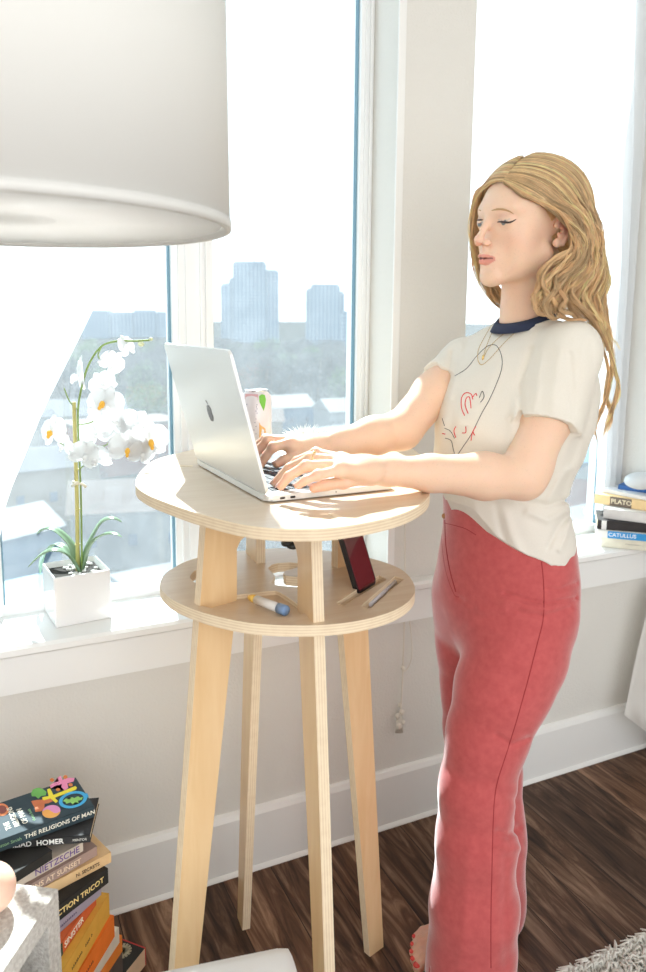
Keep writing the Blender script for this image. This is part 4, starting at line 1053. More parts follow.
# ring on her left hand
bm = bmesh.new(); c0, c1 = A(311, 458, 1.225), A(341, 461, 1.212); c = mixp(c0, c1, .1); ax = (c1 - c0) / np.linalg.norm(c1 - c0)
u_ = np.cross(ax, Z3); u_ /= np.linalg.norm(u_); v_ = np.cross(ax, u_)
add_tube(bm, [c + (u_ * math.cos(2 * PI * k / 24) + v_ * math.sin(2 * PI * k / 24)) * .0096 for k in range(25)], .0011, 6, cap=False)
add_ball(bm, c + Z3 * .0105, (.003, .003, .0018), sub=2)
o = obj('ring', bm, M_GOLD); world_parent(o, woman); o['label'] = 'gold ring'
# trousers
pelvis = Loft([(.66, .385, 1.50, .075, .11, 208), (.70, .368, 1.50, .095, .145, 208), (.76, .372, 1.50, .118, .158, 208), (.80, .376, 1.50, .126, .164, 208), (.86, .377, 1.50, .125, .160, 208), (.92, .376, 1.50, .118, .150, 208), (.97, .368, 1.50, .112, .138, 208), (1.005, .362, 1.50, .109, .134, 208)])
PL = [((.402, 1.43, .76), .094), ((.378, 1.41, .70), .095), ((.352, 1.39, .645), .088), ((.323, 1.375, .553), .076), ((.304, 1.36, .45), .070), ((.306, 1.352, .35), .075), ((.306, 1.345, .21), .084), ((.303, 1.34, .03), .092)]
PR = [((.345, 1.58, .76), .100), ((.350, 1.58, .66), .096), ((.352, 1.578, .55), .084), ((.355, 1.575, .45), .078), ((.368, 1.572, .35), .080), ((.375, 1.570, .21), .088), ((.378, 1.57, .03), .096)]
g_pt = [Group([('l', pelvis, .02)], .02), Group(chain([(lf(*p), r) for p, r in PL], .02), .035), Group(chain([(lf(*p), r) for p, r in PR], .02), .035)]
pant_folds = [([(505, 594), (525, 600), (545, 604), (575, 598)], 2.6, -.0045), ([(505, 601), (530, 608), (552, 609)], 6, .004), ([(520, 612), (545, 616), (570, 608)], 3, -.003), ([(545, 588), (560, 590), (576, 583)], 2.5, -.003),
 ([(459, 598), (466, 603), (474, 607)], 3, -.003), ([(466, 604), (485, 612), (505, 610)], 4, .003), ([(470, 625), (490, 630), (515, 640)], 5, .002),
 ([(497, 735), (512, 745), (528, 738)], 3, -.004), ([(494, 790), (505, 800), (516, 800)], 5, -.003), ([(498, 832), (508, 836), (518, 828)], 4, -.006), ([(500, 845), (510, 850), (519, 848)], 5, .004), ([(480, 690), (500, 700), (530, 690)], 5, -.002), ([(450, 770), (470, 785), (490, 780)], 6, -.002), ([(470, 850), (466, 900), (462, 960)], 8, .003), ([(505, 860), (504, 910), (506, 965)], 5, -.003)]
cutL = lf(.297, 1.34, .012)
def pants_post(P, D):
    D = folds_px(P, D, pant_folds)
    D = D + .0012 * np.sin(P[:, 2] * 55 + P[:, 1] * 40) * np.sin(P[:, 0] * 60)
    D = np.maximum(D, .010 - P[:, 2])
    for c_, r in ((lf(.303, 1.34, 0), .084), (lf(.378, 1.57, 0), .088)):
        rr_ = np.hypot(P[:, 0] - c_[0], P[:, 1] - c_[1]); D = np.maximum(D, -np.maximum(rr_ - r, P[:, 2] - .10))
    return D
M_CORD = mat('red_corduroy', (.47, .080, .082), .95, noise=(70, .4, (.54, .105, .105), 6, (1, 1, 1)), bump=(700, .25, .001), sheen=(.9, .35))
f_pt = field(g_pt, pants_post)
plo = np.min([g.lo for g in g_pt], 0) - .01; phi = np.max([g.hi for g in g_pt], 0) + .01; plo[2] = -.01; phi[2] = 1.015
trousers = sdf_mesh('trousers', f_pt, plo, phi, .0032, M_CORD, woman); trousers['label'] = 'red high-waisted flared corduroy trousers'
pv = bvh_of(trousers)
M_SEAM = mat('dark_red_seam', (.33, .03, .035), .9)
bm = bmesh.new()
stitched(pv, [(541, 558), (543, 575), (544, 595), (543, 620), (537, 645), (528, 680), (518, 716), (507, 752), (498, 780), (494.5, 800), (493, 830), (492, 870), (491, 920), (491, 968)], .0011, -.0002, bm, 8)
o = obj('side_seam', bm, M_SEAM); world_parent(o, trousers)
bm = bmesh.new()
stitched(pv, [(445, 520), (446, 545), (450, 570), (456, 592)], .0016, -.0003, bm, 6); stitched(pv, [(441.5, 520), (442, 545), (446, 572), (454, 594), (459, 597)], .0008, -.0002, bm, 6)
o = obj('fly', bm, M_SEAM); world_parent(o, trousers)
bm = bmesh.new(); stitched(pv, [(444, 523), (455, 525.5), (466, 529), (476, 535)], .0008, -.0001, bm, 5)
o = obj('waistband_seam', bm, M_SEAM); world_parent(o, trousers)
h = cast(pv, 444.5, 516)
if h:
    bm = bmesh.new(); add_ball(bm, h[0], (.006, .006, .006), sub=2); o = obj('button', bm, mat('brass_button', (.5, .25, .12), .35, .7)); world_parent(o, trousers)
# ------------------------------------------------------------------ her hair
def hair_material():
    m, n, b = nodes_mat('blond_hair')
    t = n.nodes.new('ShaderNodeTexCoord'); nz = n.nodes.new('ShaderNodeTexNoise'); nz.inputs['Scale'].default_value = 55; nz.inputs['Detail'].default_value = 5
    n.links.new(t.outputs['Object'], nz.inputs['Vector'])
    vc = n.nodes.new('ShaderNodeVertexColor'); vc.layer_name = 'tone'
    mx = n.nodes.new('ShaderNodeMix'); mx.data_type = 'RGBA'; mx.blend_type = 'MULTIPLY'; mx.inputs[0].default_value = 1
    r = n.nodes.new('ShaderNodeValToRGB'); r.color_ramp.elements[0].position = .3; r.color_ramp.elements[1].position = .65
    r.color_ramp.elements[0].color = (.90, .87, .83, 1); r.color_ramp.elements[1].color = (1.1, 1.08, 1.05, 1)
    n.links.new(nz.outputs['Fac'], r.inputs[0]); n.links.new(vc.outputs[0], mx.inputs[6]); n.links.new(r.outputs[0], mx.inputs[7])
    n.links.new(mx.outputs[2], b.inputs['Base Color']); b.inputs['Roughness'].default_value = .38; b.inputs['Specular IOR Level'].default_value = .6
    tr = n.nodes.new('ShaderNodeBsdfTranslucent'); n.links.new(mx.outputs[2], tr.inputs[0])
    ms = n.nodes.new('ShaderNodeMixShader'); ms.inputs[0].default_value = .3
    n.links.new(b.outputs[0], ms.inputs[1]); n.links.new(tr.outputs[0], ms.inputs[2]); n.links.new(ms.outputs[0], n.nodes['Material Output'].inputs[0])
    return m
M_HAIR = hair_material()
g_cap = [Group([he((0, -.018, .046), (.0785, .099, .081), .01), he((0, -.060, .0), (.066, .050, .075), .03), he((-.006, .127, -.006), (.085, .085, .094), .006, True), he((.085, .045, -.01), (.045, .045, .034), .01, True), he((-.085, .045, -.01), (.045, .045, .034), .01, True),
        he((.095, -.012, -.012), (.04, .028, .038), .008, True), he((0, .03, -.10), (.09, .09, .09), .01, True)], .01)]
g_cap[0].lo -= .0; f_cap = field(g_cap, None, .05)
hrng = np.random.RandomState(5)
cap = sdf_mesh('hair', f_cap, g_cap[0].lo - .01, g_cap[0].hi + .01, .003, M_HAIR, woman, color=lambda P: np.tile(np.array([.78, .54, .28]), (len(P), 1)) * (.8 + .35 * hrng.rand(len(P), 1)))
cap['label'] = 'long wavy blond hair'
f_off = field([Group([he((0, -.018, .046), (.0785, .099, .081), .01), he((0, -.060, .0), (.066, .050, .075), .03)], .01)] + [Group(head, .015), Group(neck, .03)], None, .05)
def grad(f, P, e=.001):
    f0 = f(P); G = np.zeros_like(P)
    for q in range(3):
        dp = np.zeros(3); dp[q] = e; G[:, q] = (f(P + dp) - f0) / e
    n = np.linalg.norm(G, axis=1, keepdims=True); return f0, G / np.maximum(n, .3)
shirt_push = field(g_sh + g_slv, None, .05)
STR = []     # (points n x 3, radius, tone)
def fan(guides, count, nseg=30, on_head=.42, thick=.007, wave=.0035, rad=.00055, cluster=7, lens=(.86, 1.0), tail=1.0, pull=True):
    G = []
    for g in guides:
        c = np.array(spline([A(*q) for q in g], 6)); s = np.r_[0, np.cumsum(np.linalg.norm(np.diff(c, axis=0), axis=1))]; s /= s[-1]
        G.append(np.stack([np.interp(np.linspace(0, 1, nseg), s, c[:, k]) for k in range(3)], 1))
    G = np.array(G); m = len(G) - 1; t = np.linspace(0, 1, nseg)
    ncl = max(1, count // cluster)
    for ci in range(ncl):
        u = hrng.rand() * max(m, 1e-6); i = min(int(u), max(m - 1, 0)); fr_ = u - i
        base = G[i] * (1 - fr_) + G[min(i + 1, m)] * fr_ if m > 0 else G[0].copy()
        ph = hrng.rand() * 6.28; fq = 2.2 + hrng.rand() * 1.4; off = hrng.randn(3) * thick * .55; L_ = lens[0] + hrng.rand() * (lens[1] - lens[0])
        amp = wave * (0.5 + hrng.rand())
        tone = np.array([1.0, .72, .41]) * (0.58 + .66 * hrng.rand()) + np.array([.05, .04, .02]) * hrng.rand()
        for si in range(cluster):
            p = base.copy(); so = hrng.randn(3) * thick * .28
            env = np.clip((t - .12) / .5, 0, 1)[:, None]
            p = p + (off + so) * (.12 + .88 * env)
            w_ = np.stack([np.sin(t * fq * 6.28 + ph), np.cos(t * fq * 6.28 * .9 + ph * 1.7), .4 * np.sin(t * fq * 6.28 * 1.1 + ph * .6)], 1) * amp * env
            p = p + w_ + hrng.randn(3) * .0006
            k = int(nseg * L_); k = max(k, 6)
            STR.append([p[:k], rad * (.75 + .6 * hrng.rand()), tone * (.9 + .2 * hrng.rand()), on_head if pull else -1, t[:k], hrng.rand()])
gN = [ # near side, swept from the parting back over the temple and ear, front to back
 [(493, 169, 1.395), (507, 177, 1.378), (524, 189, 1.372), (542, 202, 1.378), (558, 213, 1.383), (572, 228, 1.388), (577, 248, 1.388), (567, 266, 1.380), (552, 282, 1.370), (543, 296, 1.362), (541, 307, 1.358)],
 [(498, 166, 1.405), (519, 171, 1.388), (542, 184, 1.382), (562, 202, 1.388), (576, 222, 1.395), (582, 242, 1.397), (578, 262, 1.39), (565, 278, 1.38), (553, 292, 1.37), (549, 304, 1.362), (560, 311, 1.358)],
 [(512, 163, 1.425), (536, 164, 1.405), (560, 176, 1.40), (578, 197, 1.41), (588, 222, 1.42), (591, 246, 1.42), (586, 268, 1.41), (574, 286, 1.40), (566, 298, 1.39), (573, 309, 1.380), (590, 322, 1.385)],
 [(526, 158, 1.45), (550, 158, 1.44), (573, 170, 1.44), (588, 194, 1.45), (595, 222, 1.46), (598, 248, 1.46), (597, 272, 1.45), (590, 292, 1.44), (590, 308, 1.43), (600, 330, 1.44), (607, 350, 1.45)],
 [(545, 155, 1.49), (566, 159, 1.50), (583, 175, 1.51), (593, 202, 1.52), (599, 232, 1.53), (602, 260, 1.53), (603, 286, 1.52), (603, 310, 1.51), (608, 335, 1.505), (613, 358, 1.50), (610, 380, 1.50)]]
fan(gN, 2600, thick=.006, wave=.0065, cluster=16)
gC = [[(560, 262, 1.375), (548, 276, 1.366), (540, 290, 1.362), (536, 302, 1.358), (542, 310, 1.356)], [(572, 270, 1.39), (560, 284, 1.38), (550, 296, 1.37), (547, 306, 1.362), (556, 311, 1.358)], [(580, 275, 1.40), (572, 290, 1.392), (562, 300, 1.38), (560, 309, 1.372), (575, 314, 1.372)]]
fan(gC, 560, nseg=22, pull=False, thick=.005, wave=.0065)
gF = [ # far side, falling along the far cheek
 [(500, 170, 1.40), (488, 176, 1.44), (479, 190, 1.49), (474, 208, 1.53), (472.5, 230, 1.55), (474, 255, 1.555), (480, 276, 1.56), (490, 292, 1.56), (500, 303, 1.555), (506, 311, 1.55)],
 [(508, 165, 1.42), (490, 171, 1.47), (479, 186, 1.52), (474, 206, 1.56), (474, 232, 1.58), (477, 258, 1.585), (485, 278, 1.585), (495, 294, 1.58), (505, 305, 1.575), (512, 312, 1.57)],
 [(524, 158, 1.46), (500, 164, 1.52), (488, 185, 1.56), (484, 210, 1.59), (485, 240, 1.60), (488, 265, 1.60), (493, 284, 1.60), (500, 298, 1.595), (508, 308, 1.59), (516, 316, 1.58)]]
fan(gF, 700, thick=.005, wave=.003, on_head=.3)
gB = [[(546, 155, 1.52), (570, 164, 1.56), (585, 190, 1.57), (590, 225, 1.58), (592, 260, 1.57), (592, 290, 1.56), (594, 320, 1.55)], [(535, 157, 1.56), (545, 180, 1.60), (560, 220, 1.60), (572, 260, 1.59), (578, 295, 1.57), (582, 318, 1.56)], [(548, 240, 1.56), (552, 262, 1.55), (560, 282, 1.54), (568, 300, 1.53), (575, 315, 1.52)]]
fan(gB, 800, thick=.008, wave=.004)
for g in ([(598, 315, 1.46), (606, 338, 1.46), (613, 362, 1.47), (618, 385, 1.475), (614, 404, 1.48), (606, 425, 1.48), (601, 442, 1.48)],
          [(600, 322, 1.50), (609, 348, 1.50), (612, 372, 1.50), (607, 396, 1.50), (612, 416, 1.50), (606, 436, 1.50)],
          [(592, 320, 1.47), (602, 345, 1.47), (608, 370, 1.48), (605, 400, 1.48), (596, 425, 1.48), (600, 450, 1.48)]):
    fan([g], 70, nseg=26, pull=False, thick=.0022, wave=.0025, lens=(.7, 1.0))
cur = np.random.RandomState(9)
for g in ([(572, 246, 1.38), (564, 256, 1.374), (548, 266, 1.366), (541, 280, 1.358), (550, 294, 1.354), (541, 306, 1.350), (534, 300, 1.352)],
          [(576, 246, 1.385), (566, 262, 1.374), (553, 276, 1.364), (556, 290, 1.356), (546, 304, 1.350), (552, 315, 1.350), (566, 314, 1.355)],
          [(578, 236, 1.39), (576, 258, 1.382), (566, 274, 1.372), (558, 288, 1.362), (566, 300, 1.358), (560, 312, 1.354), (572, 319, 1.358), (588, 322, 1.37)],
          [(569, 250, 1.382), (556, 260, 1.372), (543, 270, 1.364), (536, 284, 1.358), (534, 298, 1.354), (541, 310, 1.350), (552, 309, 1.352)],
          [(584, 246, 1.40), (585, 266, 1.392), (576, 280, 1.384), (572, 296, 1.374), (582, 306, 1.372), (592, 318, 1.38), (602, 334, 1.40)],
          [(590, 252, 1.42), (593, 274, 1.412), (584, 290, 1.40), (588, 304, 1.392), (598, 318, 1.40), (606, 338, 1.42), (606, 356, 1.43)],
          [(570, 254, 1.376), (560, 268, 1.366), (548, 280, 1.358), (543, 292, 1.354), (553, 300, 1.350), (560, 309, 1.352)],
          [(477, 258, 1.560), (481, 272, 1.562), (489, 284, 1.562), (494, 297, 1.562), (502, 309, 1.558)], [(482, 266, 1.57), (488, 280, 1.57), (498, 290, 1.57), (502, 302, 1.565), (508, 313, 1.56)],
          [(596, 262, 1.46), (600, 284, 1.455), (592, 300, 1.44), (600, 318, 1.44), (608, 334, 1.445), (604, 350, 1.45)]):
    for rep in range(3):
        gg = [(x + cur.randn() * 1.8, y + cur.randn() * 1.8, d + cur.randn() * .004) for x, y, d in g]
        fan([gg], 46, nseg=30, pull=False, thick=.0034, wave=.0018, cluster=46, lens=(.85, 1.0), rad=.0006)
# a few loose flyaway hairs
for i in range(16):
    x = hrng.uniform(500, 598); g = [(x, 165 + abs(x - 548) ** 1.9 * .02, 1.45), (x + hrng.randn() * 3 + (x - 545) * .05, 154 + abs(x - 548) ** 1.9 * .012, 1.46), (x + (x - 545) * .10 + hrng.randn() * 6, 152 + abs(x - 545) ** 1.9 * .02, 1.46), (x + 12 + hrng.randn() * 6, 162 + abs(x - 540) ** 1.9 * .02, 1.46)]
    fan([g], 1, nseg=12, cluster=1, pull=False, thick=.002, wave=.001, rad=.00022)
allP = np.concatenate([s[0] for s in STR]); tt = np.concatenate([s[4] for s in STR]); oh = np.concatenate([np.full(len(s[0]), s[3]) for s in STR]); dep = np.concatenate([np.full(len(s[0]), s[5]) for s in STR])
def in_chunks(f, P):
    o_ = np.lexsort((P[:, 0], np.floor(P[:, 2] * 25))); F0 = np.empty(len(P)); G = np.empty_like(P)
    for m in np.array_split(o_, max(1, len(P) // 1500)): F0[m], G[m] = grad(f, P[m])
    return F0, G
for it in range(2):
    F0, G = in_chunks(f_off, allP)
    target = .0012 + .0065 * dep
    on = tt < oh; blendw = np.clip((oh - tt) / .12, 0, 1)
    step = np.where(on & (F0 < .05), (target - F0) * blendw, 0); step = np.where(F0 + step < .0015, .0015 - F0, step)
    step = np.clip(step, -.03, .03); allP = allP + G * step[:, None]
F0, G = in_chunks(shirt_push, allP); allP = allP + G * np.where(F0 < .003, np.minimum(.003 - F0, .02), 0)[:, None]
i0 = 0; V = []; Fq = []; Cc = []
for s in STR:
    n_ = len(s[0]); p = allP[i0:i0 + n_]; i0 += n_
    tn = np.gradient(p, axis=0); tn /= np.maximum(np.linalg.norm(tn, axis=1, keepdims=True), 1e-9)
    u_ = np.cross(tn, FW); u_ /= np.maximum(np.linalg.norm(u_, axis=1, keepdims=True), 1e-6); v_ = np.cross(tn, u_)
    r_ = s[1] * np.clip(np.minimum(1, (1 - np.linspace(0, 1, n_)) * 4 + .15), 0, 1)[:, None]
    b0 = sum(len(x) for x in V[-1:]) if False else None
    ringp = np.stack([p + u_ * r_, p + (-.5 * u_ + .866 * v_) * r_, p + (-.5 * u_ - .866 * v_) * r_], 1).reshape(-1, 3)
    off_ = sum_off if 'sum_off' in globals() else 0
    j = np.arange(n_ - 1)[:, None] * 3 + np.arange(3)[None]; j2 = np.arange(n_ - 1)[:, None] * 3 + (np.arange(3)[None] + 1) % 3
    Fq.append(np.stack([j, j2, j2 + 3, j + 3], -1).reshape(-1, 4) + off_); V.append(ringp); sum_off = off_ + len(ringp)
    Cc.append(np.tile(s[2], (len(ringp), 1)))
V = np.concatenate(V); Fq = np.concatenate(Fq); Cc = np.concatenate(Cc)
me = bpy.data.meshes.new('hair_strands'); me.vertices.add(len(V)); me.vertices.foreach_set('co', V.astype(np.float32).ravel()); me.loops.add(Fq.size); me.loops.foreach_set('vertex_index', Fq.astype(np.int32).ravel())
me.polygons.add(len(Fq)); me.polygons.foreach_set('loop_start', np.arange(0, Fq.size, 4, dtype=np.int32)); me.polygons.foreach_set('loop_total', np.full(len(Fq), 4, np.int32)); me.polygons.foreach_set('use_smooth', np.ones(len(Fq), bool)); me.update(calc_edges=True)
at_ = me.color_attributes.new('tone', 'FLOAT_COLOR', 'POINT'); at_.data.foreach_set('color', np.c_[np.clip(Cc, 0, 1), np.ones(len(Cc))].astype(np.float32).ravel())
me.materials.append(M_HAIR); hs_o = bpy.data.objects.new('hair_strands', me); COL.objects.link(hs_o); world_parent(hs_o, cap); hs_o['kind'] = 'stuff'
# ------------------------------------------------------------------ orchid on the sill
M_POT = mat('white_glaze', (.84, .84, .84), .12, coat=.5); M_SOIL = mat('potting_bark', (.035, .03, .025), .95, bump=(60, .8, .01)); M_PEB = mat('white_pebble', (.82, .81, .78), .6)
M_LEAF = mat('orchid_leaf', (.22, .34, .20), .25, trans=(.12, (.35, .5, .25)), coat=.3); M_CANE = mat('bamboo_cane', (.62, .55, .22), .5, noise=(40, .4, (.48, .42, .14), 3, (1, 1, .15)))
M_STEM = mat('green_stem', (.22, .32, .08), .5); M_PETAL = mat('white_petal', (.90, .90, .90), .6, trans=(.55, (.97, .97, .97))); M_LIP = mat('orange_lip', (.90, .50, .06), .5); M_BUD = mat('pale_bud', (.80, .83, .62), .5, trans=(.2, (.8, .85, .5)))
pot_c = np.array([.203, .092, ZS]); pot_r = math.radians(6)
orch = empty('potted_orchid', tuple(pot_c), (0, 0, pot_r)); tag(orch, 'white orchid in a glossy white cube pot on the window sill', 'orchid')
PS = .061; PH_ = .113
bm = bmesh.new()
add_box(bm, -PS, PS, -PS, PS, 0, PH_, bev=.004)
for f in list(bm.faces):
    if f.normal.z > .99 and f.calc_area() > .008: top_f = f
r_ = bmesh.ops.inset_region(bm, faces=[top_f], thickness=.007)
bmesh.ops.translate(bm, verts=top_f.verts, vec=(0, 0, -.013))
pot = obj('pot', bm, M_POT, orch)
bm = bmesh.new(); add_box(bm, -PS + .008, PS - .008, -PS + .008, PS - .008, PH_ - .024, PH_ - .0125)
obj('bark', bm, M_SOIL, pot)
rq = random.Random(3); bm = bmesh.new()
for i in range(34):
    x_, y_ = rq.uniform(-.0, .044), rq.uniform(-.044, .044)
    if rq.random() < .25: x_ = rq.uniform(-.02, 0)
    add_ball(bm, (x_, y_, PH_ - .010), (rq.uniform(.004, .007), rq.uniform(.004, .007), .0035), sub=1)
o = obj('pebbles', bm, M_PEB, pot); o['kind'] = 'stuff'
def W2P(p):   # world -> pot frame
    d = np.asarray(p) - pot_c; c_, s_ = math.cos(-pot_r), math.sin(-pot_r); return (d[0] * c_ - d[1] * s_, d[0] * s_ + d[1] * c_, d[2])
DO = pot_c @ FH - CAM @ FH
def ob(x, y, dd=0.0): return W2P(at(x, y, DO + dd))
bm = bmesh.new(); add_tube(bm, [ob(78, 580), ob(77, 500), ob(74, 402)], [.0048, .0046, .0042], 10)
for y_ in (470, 510, 545): add_tube(bm, [ob(77.6, y_), ob(77.5, y_ - 1.2)], .0058, 10)
obj('cane', bm, M_CANE, orch)
bm = bmesh.new(); add_tube(bm, [Vector(p) for p in spline([ob(82, 580, .0), ob(81, 500, -.006), ob(79, 450, -.006), ob(78, 410, 0), ob(83, 382, 0), ob(90, 362, 0), ob(102, 346, 0), ob(118, 341, 0), ob(135, 341, 0), ob(150, 340, 0)], 5)], .0022, 8)
for a_, b_, c_ in (((78, 410), (70, 402), (64, 388)), ((78, 425), (92, 422), (98, 414)), ((79, 470), (86, 462), (87, 450)), ((78, 452), (66, 446), (58, 442)), ((102, 346), (98, 356), (104, 362)), ((92, 445), (104, 446), (112, 440))):
    add_tube(bm, [Vector(p) for p in spline([ob(*a_), ob(*b_), ob(*c_)], 5)], .0013, 6)
obj('stem', bm, M_STEM, orch)
bm = bmesh.new(); add_tube(bm, [ob(73, 482, -.002), ob(82, 484, -.008), ob(86, 487, -.004)], .0035, 7); add_tube(bm, [ob(72, 486, -.004), ob(79, 482, -.009)], .003, 7)
obj('clip', bm, mat('cream_clip', (.80, .74, .58), .5), orch)
def strap_leaf(pts, w_, name='leaf'):
    P_ = [Vector(p) for p in spline(pts, 6)]; rows = []; n = len(P_)
    for i, p in enumerate(P_):
        t = (P_[min(i + 1, n - 1)] - P_[max(i - 1, 0)]).normalized(); sd_ = t.cross(Vector((0, 0, 1))); sd_ = sd_.normalized() if sd_.length > .05 else Vector((1, 0, 0)); up = sd_.cross(t)
        u = i / (n - 1); ww = w_ * (math.sin(PI * min(1, u * .92 + .08)) ** .55 * (1 if u < .9 else .8))
        rows.append([p + sd_ * ww * v + up * (abs(v) * ww * .45) for v in (-1, -.5, 0, .5, 1)] + [p + sd_ * ww * v + up * (abs(v) * ww * .45 - .0012) for v in (1, .5, 0, -.5, -1)])
    bm = bmesh.new(); V = add_grid(bm, rows, closed_u=True); bm.faces.new(V[0]); bm.faces.new(V[-1][::-1]); return obj(name, bm, M_LEAF, orch)
strap_leaf([ob(80, 572, 0), ob(72, 548, .02), ob(58, 533, .03), ob(46, 529, .035), ob(37, 534, .04)], .012)
strap_leaf([ob(82, 572, 0), ob(90, 545, .02), ob(101, 524, .03), ob(112, 519, .035), ob(122, 522, .04)], .012)
strap_leaf([ob(82, 574, 0), ob(90, 548, -.0), ob(100, 537, -.01), ob(112, 534, -.015), ob(122, 537, -.02)], .010)
strap_leaf([ob(80, 574, -.005), ob(68, 556, -.025), ob(54, 551, -.035), ob(42, 555, -.04), ob(28, 567, -.045)], .011)
strap_leaf([ob(80, 570, .01), ob(68, 553, .03), ob(56, 545, .05), ob(44, 556, .06), ob(40, 575, .07)], .010)
def flower(px, py, dd, size, facing, tilt, roll=0, lip=True):
    """phalaenopsis: two broad petals, three sepals, small orange lip; facing is a world direction"""
    z = Vector(facing).normalized(); up = Vector((math.sin(roll), 0, math.cos(roll))); x = up.cross(z).normalized(); y = z.cross(x)
    M = Matrix(((x[0], y[0], z[0], 0), (x[1], y[1], z[1], 0), (x[2], y[2], z[2], 0), (0, 0, 0, 1)))
    c = Vector(ob(px, py, dd)); bm = bmesh.new()
    def petal(ang, ln, wd, cup, sharp):
        rows = []
        for i in range(8):
            u = i / 7; r_ = .05 * ln + u * ln; w_ = wd * (math.sin(PI * min(1, u * .93 + .07)) ** sharp)
            rows.append([(r_ * math.cos(ang) - v * w_ * math.sin(ang), r_ * math.sin(ang) + v * w_ * math.cos(ang), cup * u * u * ln - .18 * v * v * w_ + .02 * ln * math.sin(7 * u + 3 * v)) for v in (-1, -.6, -.2, .2, .6, 1)])
        add_grid(bm, rows)
    for a_ in (20, 160): petal(math.radians(a_), size, size * .62, -.10, .45)
    for a_ in (90, 215, 325): petal(math.radians(a_), size * .98, size * .36, -.22, .7)
    bmesh.ops.solidify(bm, geom=bm.faces[:], thickness=.0006)
    bmesh.ops.transform(bm, matrix=Matrix.Translation(c) @ M, verts=bm.verts)
    fl = obj('flower', bm, M_PETAL, orch)
    bm = bmesh.new(); add_ball(bm, (0, -.08 * size, .18 * size), (.13 * size, .2 * size, .2 * size), sub=2); add_ball(bm, (0, -.28 * size, .3 * size), (.09 * size, .12 * size, .1 * size), sub=2)
    bmesh.ops.transform(bm, matrix=Matrix.Translation(c) @ M, verts=bm.verts); l_ = obj('lip', bm, M_LIP if lip else M_PETAL, fl)
    if lip: l_['label'] = 'orange flower centre'
FT = -FH * .9 + np.array([0, 0, .1])
def fdir(yaw, el): 
    a_ = math.radians(yaw); v = R0 * math.sin(a_) - FH * math.cos(a_); return tuple(v * math.cos(math.radians(el)) + np.array([0, 0, math.sin(math.radians(el))]))
for q in ((52, 432, -.02, .030, fdir(-35, 10), 0, -.4, True), (104, 404, -.02, .034, fdir(-15, 20), 0, .3, True), (78, 376, .02, .034, fdir(-70, 0), 0, .2, False), (95, 432, .01, .032, fdir(0, 5), 0, -.3, False), (85, 456, -.02, .028, fdir(20, -10), 0, .5, False),
          (127, 449, -.03, .032, fdir(20, -5), 0, .2, True), (112, 420, .0, .032, fdir(40, 10), 0, -.5, False), (150, 441, -.01, .036, fdir(25, 0), 0, 0, True), (134, 428, .02, .036, fdir(10, 15), 0, .6, False), (112, 364, -.01, .024, fdir(30, -20), 0, .7, False), (128, 346, 0, .022, fdir(60, 20), 0, -.2, False), (96, 458, .0, .028, fdir(-20, -20), 0, -.2, False), (120, 436, .015, .030, fdir(-10, 0), 0, .9, False), (142, 454, -.02, .026, fdir(30, -15), 0, .3, False), (64, 446, .0, .024, fdir(-40, -20), 0, .8, False), (103, 384, .01, .024, fdir(10, 10), 0, -.6, False)):
    flower(*(q[:3] + (q[3] * 1.28,) + q[4:]))
bm = bmesh.new(); add_ball(bm, ob(141, 344), (.0072, .006, .0058), sub=2)
obj('bud', bm, M_BUD, orch)
bm = bmesh.new(); add_ball(bm, ob(151, 339), (.0045, .0042, .0042), sub=2); obj('bud', bm, M_BUD, orch)

# ------------------------------------------------------------------ lampshade hanging in the foreground
M_SHADE = mat('white_linen_shade', (.80, .80, .77), .85, trans=(.14, (.9, .9, .86)), bump=(500, .2, .0006)); M_SHIN = mat('white_diffuser', (.86, .86, .86), .7, trans=(.8, (.97, .97, .97)))
LD_ = .86; rim = at(228, 229, LD_); zl_ = rim[2] + .008; kx = (LD_ * math.cos(PITCH) + .12 * math.sin(PITCH))
LR = .262; lc = lf((228 - 323) / FPX * LD_ * 1.0 - LR * .985 - .006, LD_ + .03, zl_)
lamp = empty('pendant_lamp', (lc[0], lc[1], zl_)); tag(lamp, 'large white drum lampshade hanging in front of the windows', 'lamp')
bm = bmesh.new(); add_lathe(bm, [(LR, 0), (LR - .003, .34), (LR - .006, .34), (LR - .003, 0)], 96, closed=True); shd = obj('shade', bm, M_SHADE, lamp)
bm = bmesh.new(); add_lathe(bm, [(LR + .0012, -.003), (LR + .0015, .008), (LR - .004, .008), (LR - .008, .004), (LR - .006, -.003)], 96, closed=True); obj('hem', bm, M_SHADE, shd)
bm = bmesh.new(); add_lathe(bm, [(0, .006), (LR - .010, .002), (LR - .010, .005), (0, .005)], 64); obj('diffuser', bm, M_SHIN, lamp)
bm = bmesh.new(); add_tube(bm, [(0, 0, .15), (0, 0, ZC - zl_)], .003, 8); obj('cord', bm, M_TRIM, lamp)
bm = bmesh.new()
for k in range(3): add_tube(bm, [(0, 0, .335), ((LR - .004) * math.cos(k * 2.094), (LR - .004) * math.sin(k * 2.094), .335)], .0015, 6)
add_lathe(bm, [(0, .12), (.03, .12), (.045, .15), (.03, .20), (.018, .21), (.018, .335), (0, .335)], 20); obj('fitting', bm, M_TRIM, lamp)
bm = bmesh.new(); add_lathe(bm, [(0, ZC - zl_ - .02), (.05, ZC - zl_ - .02), (.055, ZC - zl_), (0, ZC - zl_)], 24); obj('ceiling_rose', bm, M_TRIM, lamp)

